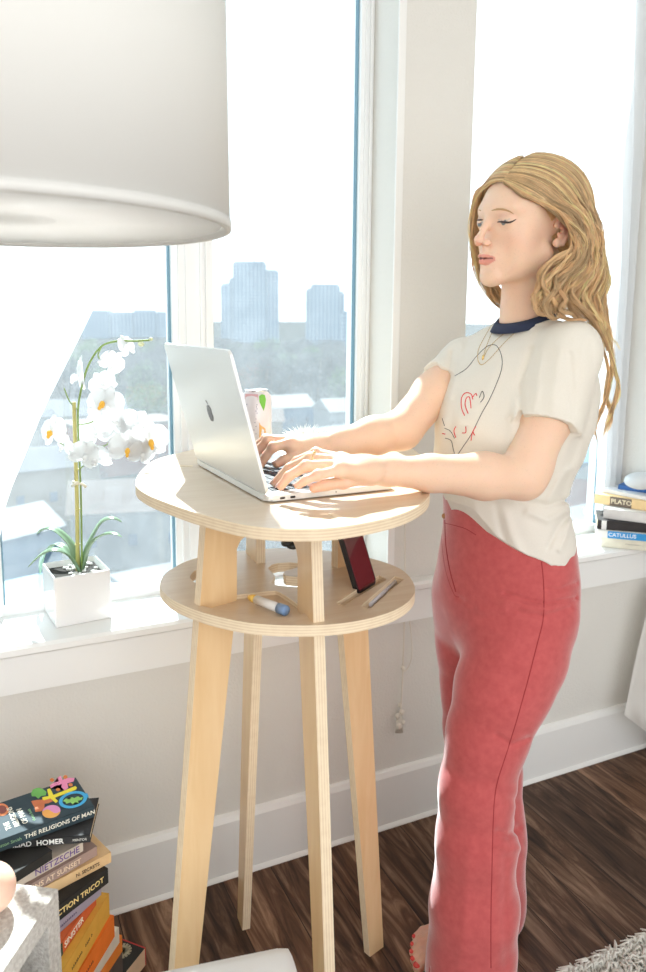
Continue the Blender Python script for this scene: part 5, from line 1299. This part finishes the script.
# ------------------------------------------------------------------ sheer curtains
def sheer(name, a0, c_):
    m = mat(name, c_, .8, trans=(.55, (.93, .94, .95)), alpha=a0); return m
M_SHEER = sheer('sheer_voile', .86, (.88, .89, .90)); M_CURT = mat('white_cotton_curtain', (.84, .83, .80), .85, trans=(.35, (.9, .9, .87)))
def curtain(name, rows_fn, nu, nv, m, label):
    bm = bmesh.new(); add_grid(bm, [[rows_fn(u / (nu - 1), v / (nv - 1)) for u in range(nu)] for v in range(nv)])
    o = obj(name, bm, m); tag(o, label, 'curtain'); return o
# left: gathered to the side, its free edge running down from upper right to lower left
def cl(u, v):
    z = 2.45 - v * 1.68
    edge = np.interp(z, [.9, 1.0, 1.18, 1.36, 1.53, 1.8, 2.45], [.030, .052, .135, .235, .318, .40, .52])    # world x of the free edge
    x = -.62 + (edge + .62) * u
    y = -.055 + .022 * math.sin(u * 34 + v * 2.5) * (1 - .35 * v) + .008 * math.sin(u * 13 + v * 5)
    x += (1 - u) * 0.0 + .010 * math.sin(v * 5 + u * 9)
    return (x, y, z)
curtain('sheer_curtain', cl, 150, 40, M_SHEER, 'sheer white curtain swept aside across the left window above the orchid')
def cr_(u, v):
    zb = .19 - .17 * min(1, u / .25); z = 2.45 - v * (2.45 - zb)
    e_ = np.interp(z, [.06, .19, .35, .56, .64, 1.5, 1.9, 2.1, 2.45], [1.81, 1.735, 1.77, 1.825, 1.96, 1.97, 1.97, 1.97, 1.97])
    x = e_ + (2.13 - e_) * u
    y = -.075 + .026 * math.sin(u * 26 + v * 2) + .01 * math.sin(u * 11 - v * 4) - .05 * (1 - u) * v * v
    if z < .4: z -= 0; 
    return (x, y, z)
curtain('drape', cr_, 110, 60, M_CURT, 'white cotton curtain hanging to the floor in the right corner')

def cr2(u, v):
    z = 2.45 - v * 1.70; e_ = np.interp(z, [.75, .9, 1.5, 1.9, 2.1, 2.45], [1.790, 1.790, 1.765, 1.71, 1.63, 1.54]); x = e_ + (1.88 - e_) * u
    return (x, .118 + .012 * math.sin(u * 24 + v * 2), z)
curtain('sheer_curtain', cr2, 60, 30, M_SHEER, 'sheer white curtain drawn to the right edge of the right window')

# ------------------------------------------------------------------ things on the desk
tz = ZT + .0008
cb = on_z(256.5, 452, tz); can = empty('drink_can', (cb[0], cb[1], tz), (0, 0, math.radians(-110))); tag(can, 'slim white drink can with green leaf and orange print behind the laptop', 'can')
M_CANW = mat('can_print_white', (.85, .80, .82), .3, .1); M_CANL = mat('can_metal', (.75, .75, .76), .25, .9)
CRd = .0335; CHt = np.linalg.norm(at(257, 389, lf(0, 0, 0)[0]) * 0) + .137
bm = bmesh.new(); add_lathe(bm, [(0, 0), (.021, 0), (.024, .003), (CRd, .010), (CRd, CHt - .014), (.0235, CHt - .003), (.0245, CHt), (.0235, CHt + .0008), (.0225, CHt - .002), (0, CHt - .003)], 48); cb_o = obj('can_body', bm, M_CANW, can)
bm = bmesh.new(); add_lathe(bm, [(.0238, CHt - .003), (.0252, CHt + .0006), (.0235, CHt + .0012), (.0222, CHt - .0022), (0, CHt - .0026)], 40); add_box(bm, -.004, .006, -.004, .004, CHt - .002, CHt - .0005, bev=.001); obj('can_lid', bm, M_CANL, can)
camang = math.atan2(CAM[1] - cb[1], CAM[0] - cb[0]) - math.radians(-110)
def wrap(pts, lift=.0004):
    """pts: (sideways m, height m) on the can side facing the room"""
    bm = bmesh.new(); n = len(pts); v = []
    for x_, z_ in pts:
        a_ = camang + x_ / CRd; v.append(bm.verts.new(((CRd + lift) * math.cos(a_), (CRd + lift) * math.sin(a_), z_)))
    bm.faces.new(v); bmesh.ops.triangulate(bm, faces=bm.faces[:]); return bm
def prt(name, pts, m, label=None):
    o = obj(name, wrap(pts), m, cb_o); 
    if label: o['label'] = label
M_GRN = mat('leaf_green_print', (.18, .55, .06), .5); M_ORG = mat('orange_print', (.92, .52, .16), .5); M_TXT = mat('dark_print', (.10, .10, .22), .6); M_PNK = mat('pink_print', (.75, .45, .48), .5)
prt('leaf_print', [(.006, .126), (.012, .130), (.019, .128), (.022, .118), (.0195, .104), (.016, .094), (.011, .104), (.0065, .114)], M_GRN)
prt('fruit_print', [(.006, .070), (.009, .064), (.014, .054), (.020, .056), (.023, .040), (.021, .022), (.012, .016), (.006, .022)], M_ORG)
prt('band_print', [(-.026, .130), (.004, .130), (.004, .118), (-.026, .118)], M_PNK)
for zz, x0_, x1_ in ((.109, -.022, .002), (.1045, -.024, .001), (.100, -.024, .002), (.0955, -.022, .0), (.091, -.024, .002), (.078, -.020, .0), (.070, -.018, -.002), (.062, -.020, .0), (.054, -.018, -.004), (.046, -.020, .0)):
    prt('fine_print', [(x0_, zz), (x1_, zz), (x1_, zz - (.0028 if zz > .085 else .0014)), (x0_, zz - (.0028 if zz > .085 else .0014))], M_TXT)
# spiky white tuft behind the hands
ft = on_z(304, 446, tz); bm = bmesh.new(); rq = random.Random(8)
for i in range(260):
    th = rq.uniform(0, 2 * PI); el = math.asin(rq.uniform(.05, 1)); ln = rq.uniform(.034, .056); d = Vector((math.cos(th) * math.cos(el) * 1.25, math.sin(th) * math.cos(el), math.sin(el) * .85))
    b0 = d * .006 + Vector((0, 0, .006)); add_tube(bm, [b0, b0 + d * ln * .55, b0 + d * ln + Vector((0, 0, -.004))], [.0016, .0011, .0002], 4)
add_ball(bm, (0, 0, .008), (.014, .014, .008), sub=2)
o = obj('tuft_ornament', bm, mat('white_tuft', (.88, .88, .86), .7, trans=(.4, (.95, .95, .93))), None, (ft[0], ft[1], tz)); tag(o, 'small spiky white tuft on the tabletop behind the typing hands', 'ornament')
# phone leaning in the shelf slot
sz = ZSH - TH + .0045
pb = on_z(380, 597, sz + .012); p0 = on_z(366, 589, sz + .004)
M_PH = mat('phone_glass', (.10, .012, .018), .12, coat=.6); M_PHB = mat('black_case', (.012, .012, .014), .35)
pw = Vector(on_z(390, 588, ZSH) - on_z(370, 601, ZSH)).normalized()
tp_ = Vector(at(343, 535, (p0 - CAM) @ FH * 1.0)); upv = (tp_ - Vector(p0)).normalized()
Mph = frame(p0, pw, upv)
phone = empty('phone'); phone.matrix_world = Mph; tag(phone, 'dark red phone in a black case leaning in the shelf slot', 'phone')
bm = bmesh.new(); add_prism(bm, rrect(-.034, .034, 0, .145, .008), -.0045, .0045); bmesh.ops.bevel(bm, geom=[e_ for e_ in bm.edges if abs(e_.verts[0].co.z - e_.verts[1].co.z) < 1e-6], offset=.0015, segments=2, affect='EDGES'); ph_c = obj('case', bm, M_PHB, phone)
for s_ in (1, -1):
    bm = bmesh.new(); add_prism(bm, rrect(-.031, .031, .004, .141, .006), *((.0045, .0050) if s_ > 0 else (-.0050, -.0045))); obj('screen' if s_ > 0 else 'back_panel', bm, M_PH, phone)
bm = bmesh.new(); add_prism(bm, rrect(-.029, .029, .128, .139, .003), .0050, .0054); tag(obj('camera_bar', bm, M_PHB, phone), 'black strip near the top')
# pencil lying in the other slot
bm = bmesh.new(); q0, q1 = on_z(370, 605, ZSH - .010), on_z(396, 581, ZSH - .010); add_tube(bm, [q0, q1], .0035, 6)
tag(obj('pen', bm, mat('pale_pen', (.72, .72, .80), .4)), 'slim pale pen lying in the outer shelf slot', 'pen')
# marker in the tray
mz = ZSH - TH + .0115
m0, m1 = Vector(on_z(252, 598, mz + .008)), Vector(on_z(284, 610, mz + .008)); md = (m1 - m0).normalized(); ml = (m1 - m0).length
mk = empty('paint_marker'); mk.matrix_world = frame(m0, md, Vector((0, 0, 1)).cross(md)); tag(mk, 'white paint marker with blue cap and yellow end lying in the shelf tray', 'marker')
def xt(pr, m, nm, par=mk, lab=None):
    bm = bmesh.new(); add_lathe(bm, [(r, x) for x, r in pr], 20); bmesh.ops.transform(bm, matrix=Matrix(((0, 0, 1, 0), (0, 1, 0, 0), (-1, 0, 0, 0), (0, 0, 0, 1))), verts=bm.verts)
    o = obj(nm, bm, m, par)
    if lab: o['label'] = lab
xt([(.010, 0), (.010, .0072), (ml - .012, .0078), (ml - .012, 0)], mat('marker_white', (.82, .82, .80), .35), 'barrel')
xt([(-.008, 0), (-.008, .0035), (-.001, .0062), (.010, .0073), (.010, 0)], mat('marker_yellow', (.85, .55, .12), .4), 'end_cap', lab='yellow end')
xt([(ml - .012, 0), (ml - .012, .0086), (ml + .004, .0086), (ml + .006, .0075), (ml + .006, 0)], mat('marker_blue', (.22, .36, .62), .35), 'cap', lab='blue cap')
# dark clip under the tabletop
bm = bmesh.new(); c0 = at(293, 545, 1.32)
for dx, dy, r in ((-6, -2, .011), (0, 0, .013), (6, 1, .011), (11, 3, .006)): add_ball(bm, at(293 + dx, 545 + dy, 1.32), (r, r, r * .62), sub=2)
ct = at(291, 541, 1.32); add_tube(bm, [ct, (ct[0], ct[1], ZT - TH + .0005)], .004, 8)
tag(obj('cable_clip', bm, mat('black_plastic', (.02, .022, .02), .35)), 'small black clip hanging under the tabletop', 'clip')
# pull cord with knotted tassel hanging from the pier
M_CORDC = mat('cream_cord', (.78, .74, .66), .9, bump=(600, .4, .001))
pc = lambda x, y, yy=-.012: tuple(on_y(x, y, yy))
bm = bmesh.new(); add_tube(bm, [Vector(p) for p in spline([pc(405, 430), pc(405, 500), pc(405, 560), pc(404.5, 620), pc(403, 665), pc(401.5, 700), pc(400, 722)], 5)], .0022, 6)
add_tube(bm, [Vector(p) for p in spline([pc(407, 600), pc(411, 632), pc(412, 655), pc(408, 668), pc(403, 672)], 5)], .0015, 6)
for x_, y_, r in ((403, 668, .006), (400, 705, .006), (398, 716, .0075), (402, 712, .007), (399, 726, .008), (403, 722, .006)): add_ball(bm, pc(x_, y_, -.016), (r, r, r * 1.2), sub=2)
for i in range(8): add_tube(bm, [pc(400 + (i - 4) * .6, 715, -.016), pc(399.5 + (i - 4) * 1.0, 733, -.016)], .0013, 4)
tag(obj('pull_cord', bm, M_CORDC), 'knotted cream pull cord with tassel hanging against the wall between table and woman', 'cord')

l = bpy.data.lights.new('lamp_bulb', 'POINT'); l.energy = 2.6; l.shadow_soft_size = .06; l.color = (1, .97, .92); lb = bpy.data.objects.new('lamp_bulb', l); COL.objects.link(lb); lb.parent = lamp; lb.location = (0, 0, .235)
# ------------------------------------------------------------------ books
M_PAGE = mat('paper_pages', (.72, .62, .45), .9, noise=(300, .5, (.62, .52, .36), 2, (.05, .05, 8))); M_PAGEW = mat('white_pages', (.80, .78, .72), .9)
_cm = {}
def cmat(c, rough=.72):
    k = tuple(round(x, 3) for x in c)
    if k not in _cm: _cm[k] = mat('cover_%d' % len(_cm), c, rough, noise=(30, .5, tuple(min(1, x * 1.18 + .01) for x in c), 5, (1, 1, 1)))
    return _cm[k]
def book(origin, xdir, L_, W_, T_, color, label, group, title=None, tcol=(.9, .9, .85), tsize=None, tx=.01, pages=None, tilt=0, spine=None, second=None, ztop=None, xs=1.0):
    """origin: near end of the spine's lower edge; x runs along the spine, y away from the viewer"""
    x = Vector((xdir[0], xdir[1], 0)).normalized(); y = Vector((-x[1], x[0], 0))
    if y.dot(Vector(FH)) < 0: y = -y
    assert x.cross(y).z > 0
    root = empty('book', tuple(origin)); root.rotation_euler = (0, 0, math.atan2(x[1], x[0])); tag(root, label, 'book', group)
    c = .0012; bm = bmesh.new()
    add_box(bm, 0, L_, 0, W_, 0, c, bev=.0004); add_box(bm, 0, L_, 0, W_, T_ - c, T_, bev=.0004); add_box(bm, 0, L_, 0, c, 0, T_, bev=.0004)
    cv = obj('cover', bm, cmat(color), root)
    bm = bmesh.new(); add_box(bm, .0015, L_ - .0015, c, W_ - .002, c, T_ - c); obj('pages', bm, pages or M_PAGE, root)
    if spine:
        bm = bmesh.new(); add_box(bm, spine[0], spine[1], -.0006, 0, .0004, T_ - .0004); obj('spine_panel', bm, cmat(spine[2]), cv)
    if title and title[0] == '#':      # lettering too small to read: a row of tiny uneven marks
        rq_ = random.Random(len(label)); ts = tsize; bm = bmesh.new(); xx = tx
        for i in range(int(title[1:])):
            ww = ts * rq_.uniform(.35, .6)
            if rq_.random() > .12: add_box(bm, xx, xx + ww * .35, -.0008, -.0003, T_ * .5 - ts * .3, T_ * .5 + ts * .3); add_box(bm, xx, xx + ww * .8, -.0008, -.0003, T_ * .5 - ts * rq_.uniform(.05, .3), T_ * .5 + ts * .0)
            xx += ww * 1.15
        obj('fine_print', bm, cmat(tcol), cv); title = None
    if title:
        ts = tsize or T_ * .75
        text_mesh('title', title, ts, frame((tx, -.0010, T_ * .5), (1, 0, 0), (0, 0, 1)), cmat(tcol), cv, bold=True, xscale=xs)
    if second:
        text_mesh('author', second[0], second[1], frame((second[2], -.0010, T_ * .5), (1, 0, 0), (0, 0, 1)), cmat(second[3]), cv)
    return root, cv
GL = 'paperbacks stacked on the floor by the window wall'
def lbook(C_, A_, zt, T_, L_, W_, *args, **kw):
    c = on_z(C_[0], C_[1], zt); a_ = on_z(A_[0], A_[1], zt); d = (c - a_)[:2]; d /= np.linalg.norm(d)
    o_ = np.array([c[0] - d[0] * L_, c[1] - d[1] * L_, zt - T_]); return book(o_, d, L_, W_, T_, *args, **kw), o_, d
Z_ = .47
(b1, cv1), o1, d1 = lbook((94, 806), (0, 840), .47, .022, .178, .107, (.022, .045, .06), 'dark blue paperback with coloured religious symbols, topmost of the floor stack', GL, title='THE RELIGIONS OF MAN', tsize=.0112, tx=.055, second=('Huston Smith', .008, .006, (.25, .45, .25)), tcol=(.85, .82, .72))
def on_cover(px, n=0, lift=.0005):
    q = []
    for x, y in px:
        p = on_z(x, y, .47)
        dx, dy = p[0] - o1[0], p[1] - o1[1]; q.append((dx * d1[0] + dy * d1[1], -dx * d1[1] + dy * d1[0]))
    return q
def K7(x, y): return (x / 5.383, 760 + y / 5.383)
def cov(name, px, color, h=.0004, base=.022):
    bm = bmesh.new(); q = on_cover([K7(*p) for p in px]); add_prism(bm, q, base, base + h); bmesh.ops.triangulate(bm, faces=[f for f in bm.faces if len(f.verts) > 4]); return obj(name, bm, cmat(color), cv1)
def circ(cx, cy, rx, ry, n=28, a0=0, a1=360, rot=0):
    r_ = math.radians(rot); o_ = []
    for k in range(n):
        t = math.radians(a0 + (a1 - a0) * k / (n if a1 - a0 >= 360 else n - 1)); x, y = rx * math.cos(t), ry * math.sin(t); o_.append((cx + x * math.cos(r_) - y * math.sin(r_), cy + x * math.sin(r_) + y * math.cos(r_)))
    return o_
cov('yin_yang_print', circ(276, 278, 50, 34, rot=-12), (.75, .30, .55)); 
cov('yin_yang_print', circ(276, 278, 50, 34, 16, 20, 200, rot=-12), (.90, .42, .10), .0006)
cov('yin_yang_print', circ(254, 283, 22, 15), (.90, .42, .10), .0008); cov('yin_yang_print', circ(300, 272, 22, 15), (.75, .30, .55), .0008)
ring = circ(393, 215, 78, 44, 32, rot=-14); inn = circ(393, 215, 58, 31, 32, rot=-14)
bm = bmesh.new(); Rq, Iq = on_cover([K7(*p) for p in ring]), on_cover([K7(*p) for p in inn])
v0 = [bm.verts.new((x, y, .0226)) for x, y in Rq]; v1 = [bm.verts.new((x, y, .0226)) for x, y in Iq]
for k in range(32): bm.faces.new((v0[k], v0[(k + 1) % 32], v1[(k + 1) % 32], v1[k]))
obj('ring_print', bm, cmat((.06, .42, .75)), cv1)
cov('ankh_bar_print', [(450, 185), (470, 178), (478, 200), (458, 206)], (.06, .42, .75))
cov('figure_print', [(338, 222), (355, 208), (375, 214), (385, 200), (400, 206), (420, 196), (432, 204), (446, 200), (440, 214), (418, 220), (424, 232), (404, 226), (392, 240), (380, 228), (356, 236), (352, 226)], (.30, .62, .15))
cov('cross_print', [(228, 212), (228, 202), (262, 196), (254, 160), (270, 154), (288, 190), (405, 142), (414, 150), (410, 160), (294, 204), (312, 222), (300, 232), (272, 208), (236, 218)], (.88, .72, .05), .0008)
cov('eastern_cross_print', [(308, 96), (326, 86), (336, 108), (372, 96), (402, 98), (396, 116), (362, 126), (368, 150), (350, 166), (330, 146), (334, 130), (300, 138), (276, 152), (266, 140), (290, 122), (318, 116)], (.88, .28, .48))
for q in (circ(280, 108, 12, 10, 10), circ(352, 92, 12, 10, 10), circ(380, 134, 12, 9, 10), circ(312, 160, 12, 8, 10)): cov('orange_letter_print', q, (.70, .22, .06))
cov('tree_print', [(168, 180), (176, 160), (196, 152), (214, 150), (232, 158), (250, 172), (246, 190), (222, 194), (206, 208), (190, 196), (172, 196)], (.16, .45, .10))
cov('menorah_print', [(168, 222), (198, 216), (230, 214), (270, 206), (284, 222), (262, 232), (240, 236), (238, 260), (222, 276), (190, 280), (186, 256), (176, 240)], (.62, .18, .07))
cov('medallion_print', circ(8, 268, 40, 34, 20), (.75, .25, .10)); cov('medallion_print', circ(8, 268, 28, 22, 20), (.25, .07, .06), .0007)
q0 = on_cover([K7(58, 366)])[0]
for i, (tx_, s_, p_) in enumerate((('THE', .013, (60, 372)), ('RELIGIONS', .013, (106, 354)), ('OF MAN', .013, (150, 338)))):
    q_ = on_cover([K7(*p_)])[0]; text_mesh('cover_title', tx_, s_, frame((q_[0] - .003, q_[1], .0222), (0, 1, 0), (-1, 0, 0)), cmat((.85, .82, .72)), cv1, bold=True)
q_ = on_cover([K7(186, 326)])[0]; text_mesh('cover_author', 'Huston Smith', .007, frame((q_[0], q_[1], .0222), (0, 1, 0), (-1, 0, 0)), cmat((.25, .45, .25)), cv1)
lbook((90, 835), (18, 841), .447, .014, .175, .108, (.02, .02, .022), 'thin black paperback of an epic, second from the top of the floor stack', GL, title='THE ILIAD  HOMER', tsize=.0135, tx=.015, second=('MENTOR', .006, .145, (.7, .7, .66)))
lbook((52, 850), (14, 874), .432, .018, .150, .104, (.016, .015, .014), 'black paperback with a turned orange picture, third from the top of the floor stack', GL, title='#7', tsize=.009, tx=.02, tcol=(.6, .35, .2))
lbook((83, 842), (14, 880), .413, .018, .178, .106, (.62, .54, .46), 'cream paperback with purple lettering in the floor stack', GL, title='#12', tsize=.0075, tx=.01, tcol=(.45, .38, .36), second=('NIETZSCHE', .0165, .085, (.14, .07, .28)))
lbook((97, 846), (31, 884), .394, .019, .180, .108, (.36, .25, .22), 'mauve-brown paperback with pale lettering in the floor stack', GL, title='BEGINS AT SUNSET', tsize=.0135, tx=.03, tcol=(.78, .62, .48))
lbook((111, 852), (46, 886), .374, .021, .185, .112, (.72, .49, .26), 'tan paperback jutting farthest right in the upper floor stack', GL, title='N. SECRETS', tsize=.009, tx=.115, tcol=(.12, .06, .03))
lbook((108, 868), (59, 905), .352, .030, .178, .108, (.012, .011, .011), 'thick black paperback with yellow lettering below the tan one', GL, title='ACTION TRICOT', tsize=.0145, tx=.055, tcol=(.85, .66, .28))
lbook((101, 884), (60, 921), .321, .022, .170, .104, (.34, .30, .38), 'grey-violet paperback with white edge below the black one', GL, title='#14', tsize=.007, tx=.06, tcol=(.12, .08, .16), pages=M_PAGEW)
lbook((96, 893), (60, 945), .298, .024, .165, .104, (.62, .12, .03), 'dark orange and green paperback with a white title above the ochre book', GL, title='SINISTER', tsize=.016, tx=.055, tcol=(.85, .8, .7), spine=(0, .05, (.03, .06, .03)))
lbook((109, 893), (65, 967), .273, .048, .178, .100, (.72, .40, .06), 'thick ochre yellow paperback in the lower floor stack', GL, title='#16', tsize=.009, tx=.03, tcol=(.18, .10, .03))
lbook((114, 915), (80, 970), .224, .046, .178, .104, (.86, .20, .02), 'bright orange-red paperback in the lower floor stack', GL, title='#13', tsize=.009, tx=.03, tcol=(.25, .05, .02))
lbook((119, 927), (90, 970), .177, .034, .172, .104, (.74, .70, .62), 'off-white paperback between the two orange ones', GL, title='#8', tsize=.008, tx=.05, tcol=(.3, .25, .2), pages=M_PAGEW)
lbook((122, 935), (97, 972), .142, .036, .178, .108, (.84, .26, .04), 'orange paperback near the bottom of the floor stack', GL, title='#6', tsize=.009, tx=.05, tcol=(.25, .06, .02))
lbook((122, 948), (97, 985), .105, .064, .17, .10, (.10, .08, .07), 'dark thick book hidden under the orange paperback', GL)
(b14, cv14), o14, d14 = lbook((145, 948), (110, 992), .040, .040, .21, .135, (.014, .014, .013), 'black hardback with a pale round ornament and red end lying lowest on the floor', GL, spine=(.0, .21, (.70, .52, .34)))
def b14p(x, y):
    p = on_z(x, y, .040); dx, dy = p[0] - o14[0], p[1] - o14[1]; return (dx * d14[0] + dy * d14[1], -dx * d14[1] + dy * d14[0])
cq = b14p(122, 951); bm = bmesh.new()
for k in range(16):
    t = 2 * PI * k / 16; add_box(bm, -.0025, .0025, .004, .020, .040, .0404, M=Matrix.Translation((cq[0], cq[1], 0)) @ Matrix.Rotation(t, 4, 'Z'))
obj('ornament_print', bm, cmat((.34, .31, .22)), cv14)
bm = bmesh.new(); add_box(bm, .2085, .2112, -.001, .134, -.0, .0405, bev=.0004); obj('end_band', bm, cmat((.45, .03, .03)), cv14)
# right-hand stack on the sill
GR = 'books stacked on the right window sill'
def rbook(P_, Q_, z0, T_, L_, W_, *args, **kw):
    a_ = on_z(P_[0], P_[1], z0); b_ = on_z(Q_[0], Q_[1], z0); d = (b_ - a_)[:2]; d /= np.linalg.norm(d); return book((a_[0], a_[1], z0), d, L_, W_, T_, *args, **kw)
z = ZS + .0004
rbook((600, 546.5), (646, 551), z, .030, .21, .13, (.70, .68, .56), 'cream book with small lettering, lowest of the sill stack', GR, title='#15', tsize=.006, tx=.07, tcol=(.35, .33, .28), pages=M_PAGEW); z += .0302
rbook((596, 537), (646, 541.5), z, .022, .20, .12, (.74, .73, .70), 'white and blue book with white lettering, second from below in the sill stack', GR, title='CATULLUS', tsize=.016, tx=.034, tcol=(.85, .88, .9), spine=(.032, .20, (.03, .28, .62)), pages=M_PAGEW); z += .0222
rbook((597, 529), (646, 533), z, .028, .20, .13, (.018, .014, .014), 'black book with a white emblem on its spine in the sill stack', GR, spine=(.012, .026, (.75, .74, .72)), tsize=.022, tx=.03, tcol=(.78, .76, .74)); z += .0282
rbook((603, 518), (646, 523.5), z, .030, .19, .125, (.66, .64, .61), 'pale grey book under the tan one in the sill stack', GR, pages=M_PAGEW); z += .0302
rbook((594, 503), (646, 511), z, .029, .21, .125, (.80, .58, .30), 'tan book with a dark title panel in the sill stack', GR, title='PLATO', tsize=.020, tx=.051, tcol=(.80, .70, .50), spine=(.048, .112, (.17, .13, .10)), pages=M_PAGEW); z += .0292
rbook((602, 492), (646, 500.5), z, .012, .15, .10, (.80, .82, .86), 'thin white booklet with blue spots lying on the tan book', GR, pages=M_PAGEW)
zq = z + .0125
rbook((618, 489), (646, 493), zq, .014, .16, .10, (.05, .16, .42), 'dark blue book on top of the sill stack', GR, pages=M_PAGEW); zq += .0145
sc_ = on_z(641, 489, zq); bm = bmesh.new(); add_ball(bm, (0, 0, .026), (.056, .044, .026), sub=4)
o = obj('stone', bm, mat('pale_stone', (.70, .73, .74), .7, bump=(120, .4, .003)), None, (sc_[0], sc_[1], zq - .0005)); tag(o, 'smooth pale oval stone resting on top of the sill books', 'stone')
pc_ = on_z(589, 520, ZS + .01); bm = bmesh.new(); rq = random.Random(5)
for i in range(7): add_ball(bm, (rq.uniform(-.012, .012), rq.uniform(-.01, .01), .012 + rq.uniform(0, .034)), (.013, .010, .010), sub=2)
o = obj('silk_flower', bm, mat('pink_cloth', (.85, .58, .66), .9, trans=(.2, (.9, .7, .75))), None, (pc_[0] , pc_[1] , ZS + .0)); tag(o, 'crumpled pale pink cloth flower beside the sill books', 'flower')

# ------------------------------------------------------------------ concrete block with peach-coloured ball
zb_ = .50; c0 = on_z(58, 889, zb_); dA = on_z(5, 968, zb_) - c0; dA = dA[:2] / np.linalg.norm(dA[:2]); dB = np.array([dA[1], -dA[0]]); dB = dB if dB[0] < 0 else -dB
blk = empty('concrete_block', (c0[0], c0[1], 0), (0, 0, math.atan2(dA[1], dA[0]))); tag(blk, 'rough pale concrete block with hollow cells standing by the floor books', 'block')
sg = 1 if (-dA[1] * dB[0] + dA[0] * dB[1]) > 0 else -1
M_CONC = mat('rough_concrete', (.70, .67, .62), .95, noise=(150, .3, (.52, .48, .44), 8, (1, 1, 1)), bump=(190, 1.0, .004))
bm = bmesh.new(); S_ = .20; w_ = .034
def bb(x0, x1, z0, z1): add_box(bm, x0, x1, min(0, sg * S_), max(0, sg * S_), z0, z1)
bb(0, w_, 0, zb_); bb(S_ - w_, S_, 0, zb_); bb(w_, S_ - w_, zb_ - w_, zb_); bb(w_, S_ - w_, zb_ / 2 - w_ / 2, zb_ / 2 + w_ / 2); bb(w_, S_ - w_, 0, w_)
obj('block', bm, M_CONC, blk)
bm = bmesh.new(); add_box(bm, w_, S_ - w_, min(sg * (S_ - .03), sg * S_), max(sg * (S_ - .03), sg * S_), w_, zb_ - w_); obj('back_web', bm, M_CONC, blk)
sp = on_z(-9, 911, zb_); bm = bmesh.new(); add_ball(bm, (0, 0, .036), .036, sub=4)
o = obj('ball', bm, mat('peach_glass', (.90, .62, .48), .3, sss=(.4, (1, .5, .3), .02)), None, (sp[0], sp[1], zb_)); tag(o, 'smooth peach-coloured ball resting on the concrete block', 'ball')

# ------------------------------------------------------------------ white pouf at the bottom edge, shag rug
zo = .44; p0 = on_z(292, 939, zo); p1 = on_z(180, 962, zo); p2 = on_z(316, 966, zo)
dx = (p1 - p0)[:2]; dx /= np.linalg.norm(dx)
bm = bmesh.new(); add_box(bm, 0, .36, -.36, 0, 0, zo, bev=.024)
bmesh.ops.subdivide_edges(bm, edges=[e_ for e_ in bm.edges if e_.calc_length() > .2], cuts=10, use_grid_fill=True)
for v in bm.verts:
    if v.co.z > zo - .03: v.co.z += .010 * math.sin(min(1, max(0, v.co.x / .36)) * PI) * math.sin(min(1, max(0, -v.co.y / .36)) * PI)
for f in bm.faces: f.smooth = True
perp = np.array([-dx[1], dx[0]]); mir = perp @ (p2 - p0)[:2] > 0
M_POUF = mat('white_upholstery', (.80, .80, .79), .9, bump=(700, .3, .001))
if mir: bmesh.ops.transform(bm, matrix=Matrix.Diagonal((1, -1, 1, 1)), verts=bm.verts)
o = obj('pouf', bm, M_POUF, None, (p0[0], p0[1], 0), (0, 0, math.atan2(dx[1], dx[0]))); tag(o, 'square white upholstered pouf at the near edge between the table legs', 'pouf')
rug = empty('shag_rug', (1.06, -.612, 0)); tag(rug, 'cream shag rug on the wooden floor behind the woman', 'rug')
bm = bmesh.new(); add_box(bm, 0, 1.0, -.8, 0, 0.0003, .012); M_RUG = mat('cream_wool', (.92, .89, .82), .95, trans=(.30, (.9, .86, .78))); obj('backing', bm, M_RUG, rug)
rng = np.random.RandomState(2); bm = bmesh.new()
for i in range(5200):
    x_, y_ = rng.rand() * 1.0, -(rng.rand() ** 1.6) * .5
    if rng.rand() < .10: y_ = rng.rand() * .004
    if rng.rand() < .03: x_ = -.002
    a_ = rng.rand() * 6.28; ln = .022 + .02 * rng.rand(); lean = .5 + .9 * rng.rand()
    dxy = Vector((math.cos(a_), math.sin(a_), 0)) * ln * lean * .7
    if y_ > -.01: dxy.y = abs(dxy.y) * .9
    p = Vector((x_, y_, .010)); add_tube(bm, [p, p + dxy * .4 + Vector((0, 0, ln * .8)), p + dxy + Vector((0, 0, ln * .55))], [.0036, .0034, .0014], 4, cap=False)
o = obj('pile', bm, M_RUG, rug); o['kind'] = 'stuff'
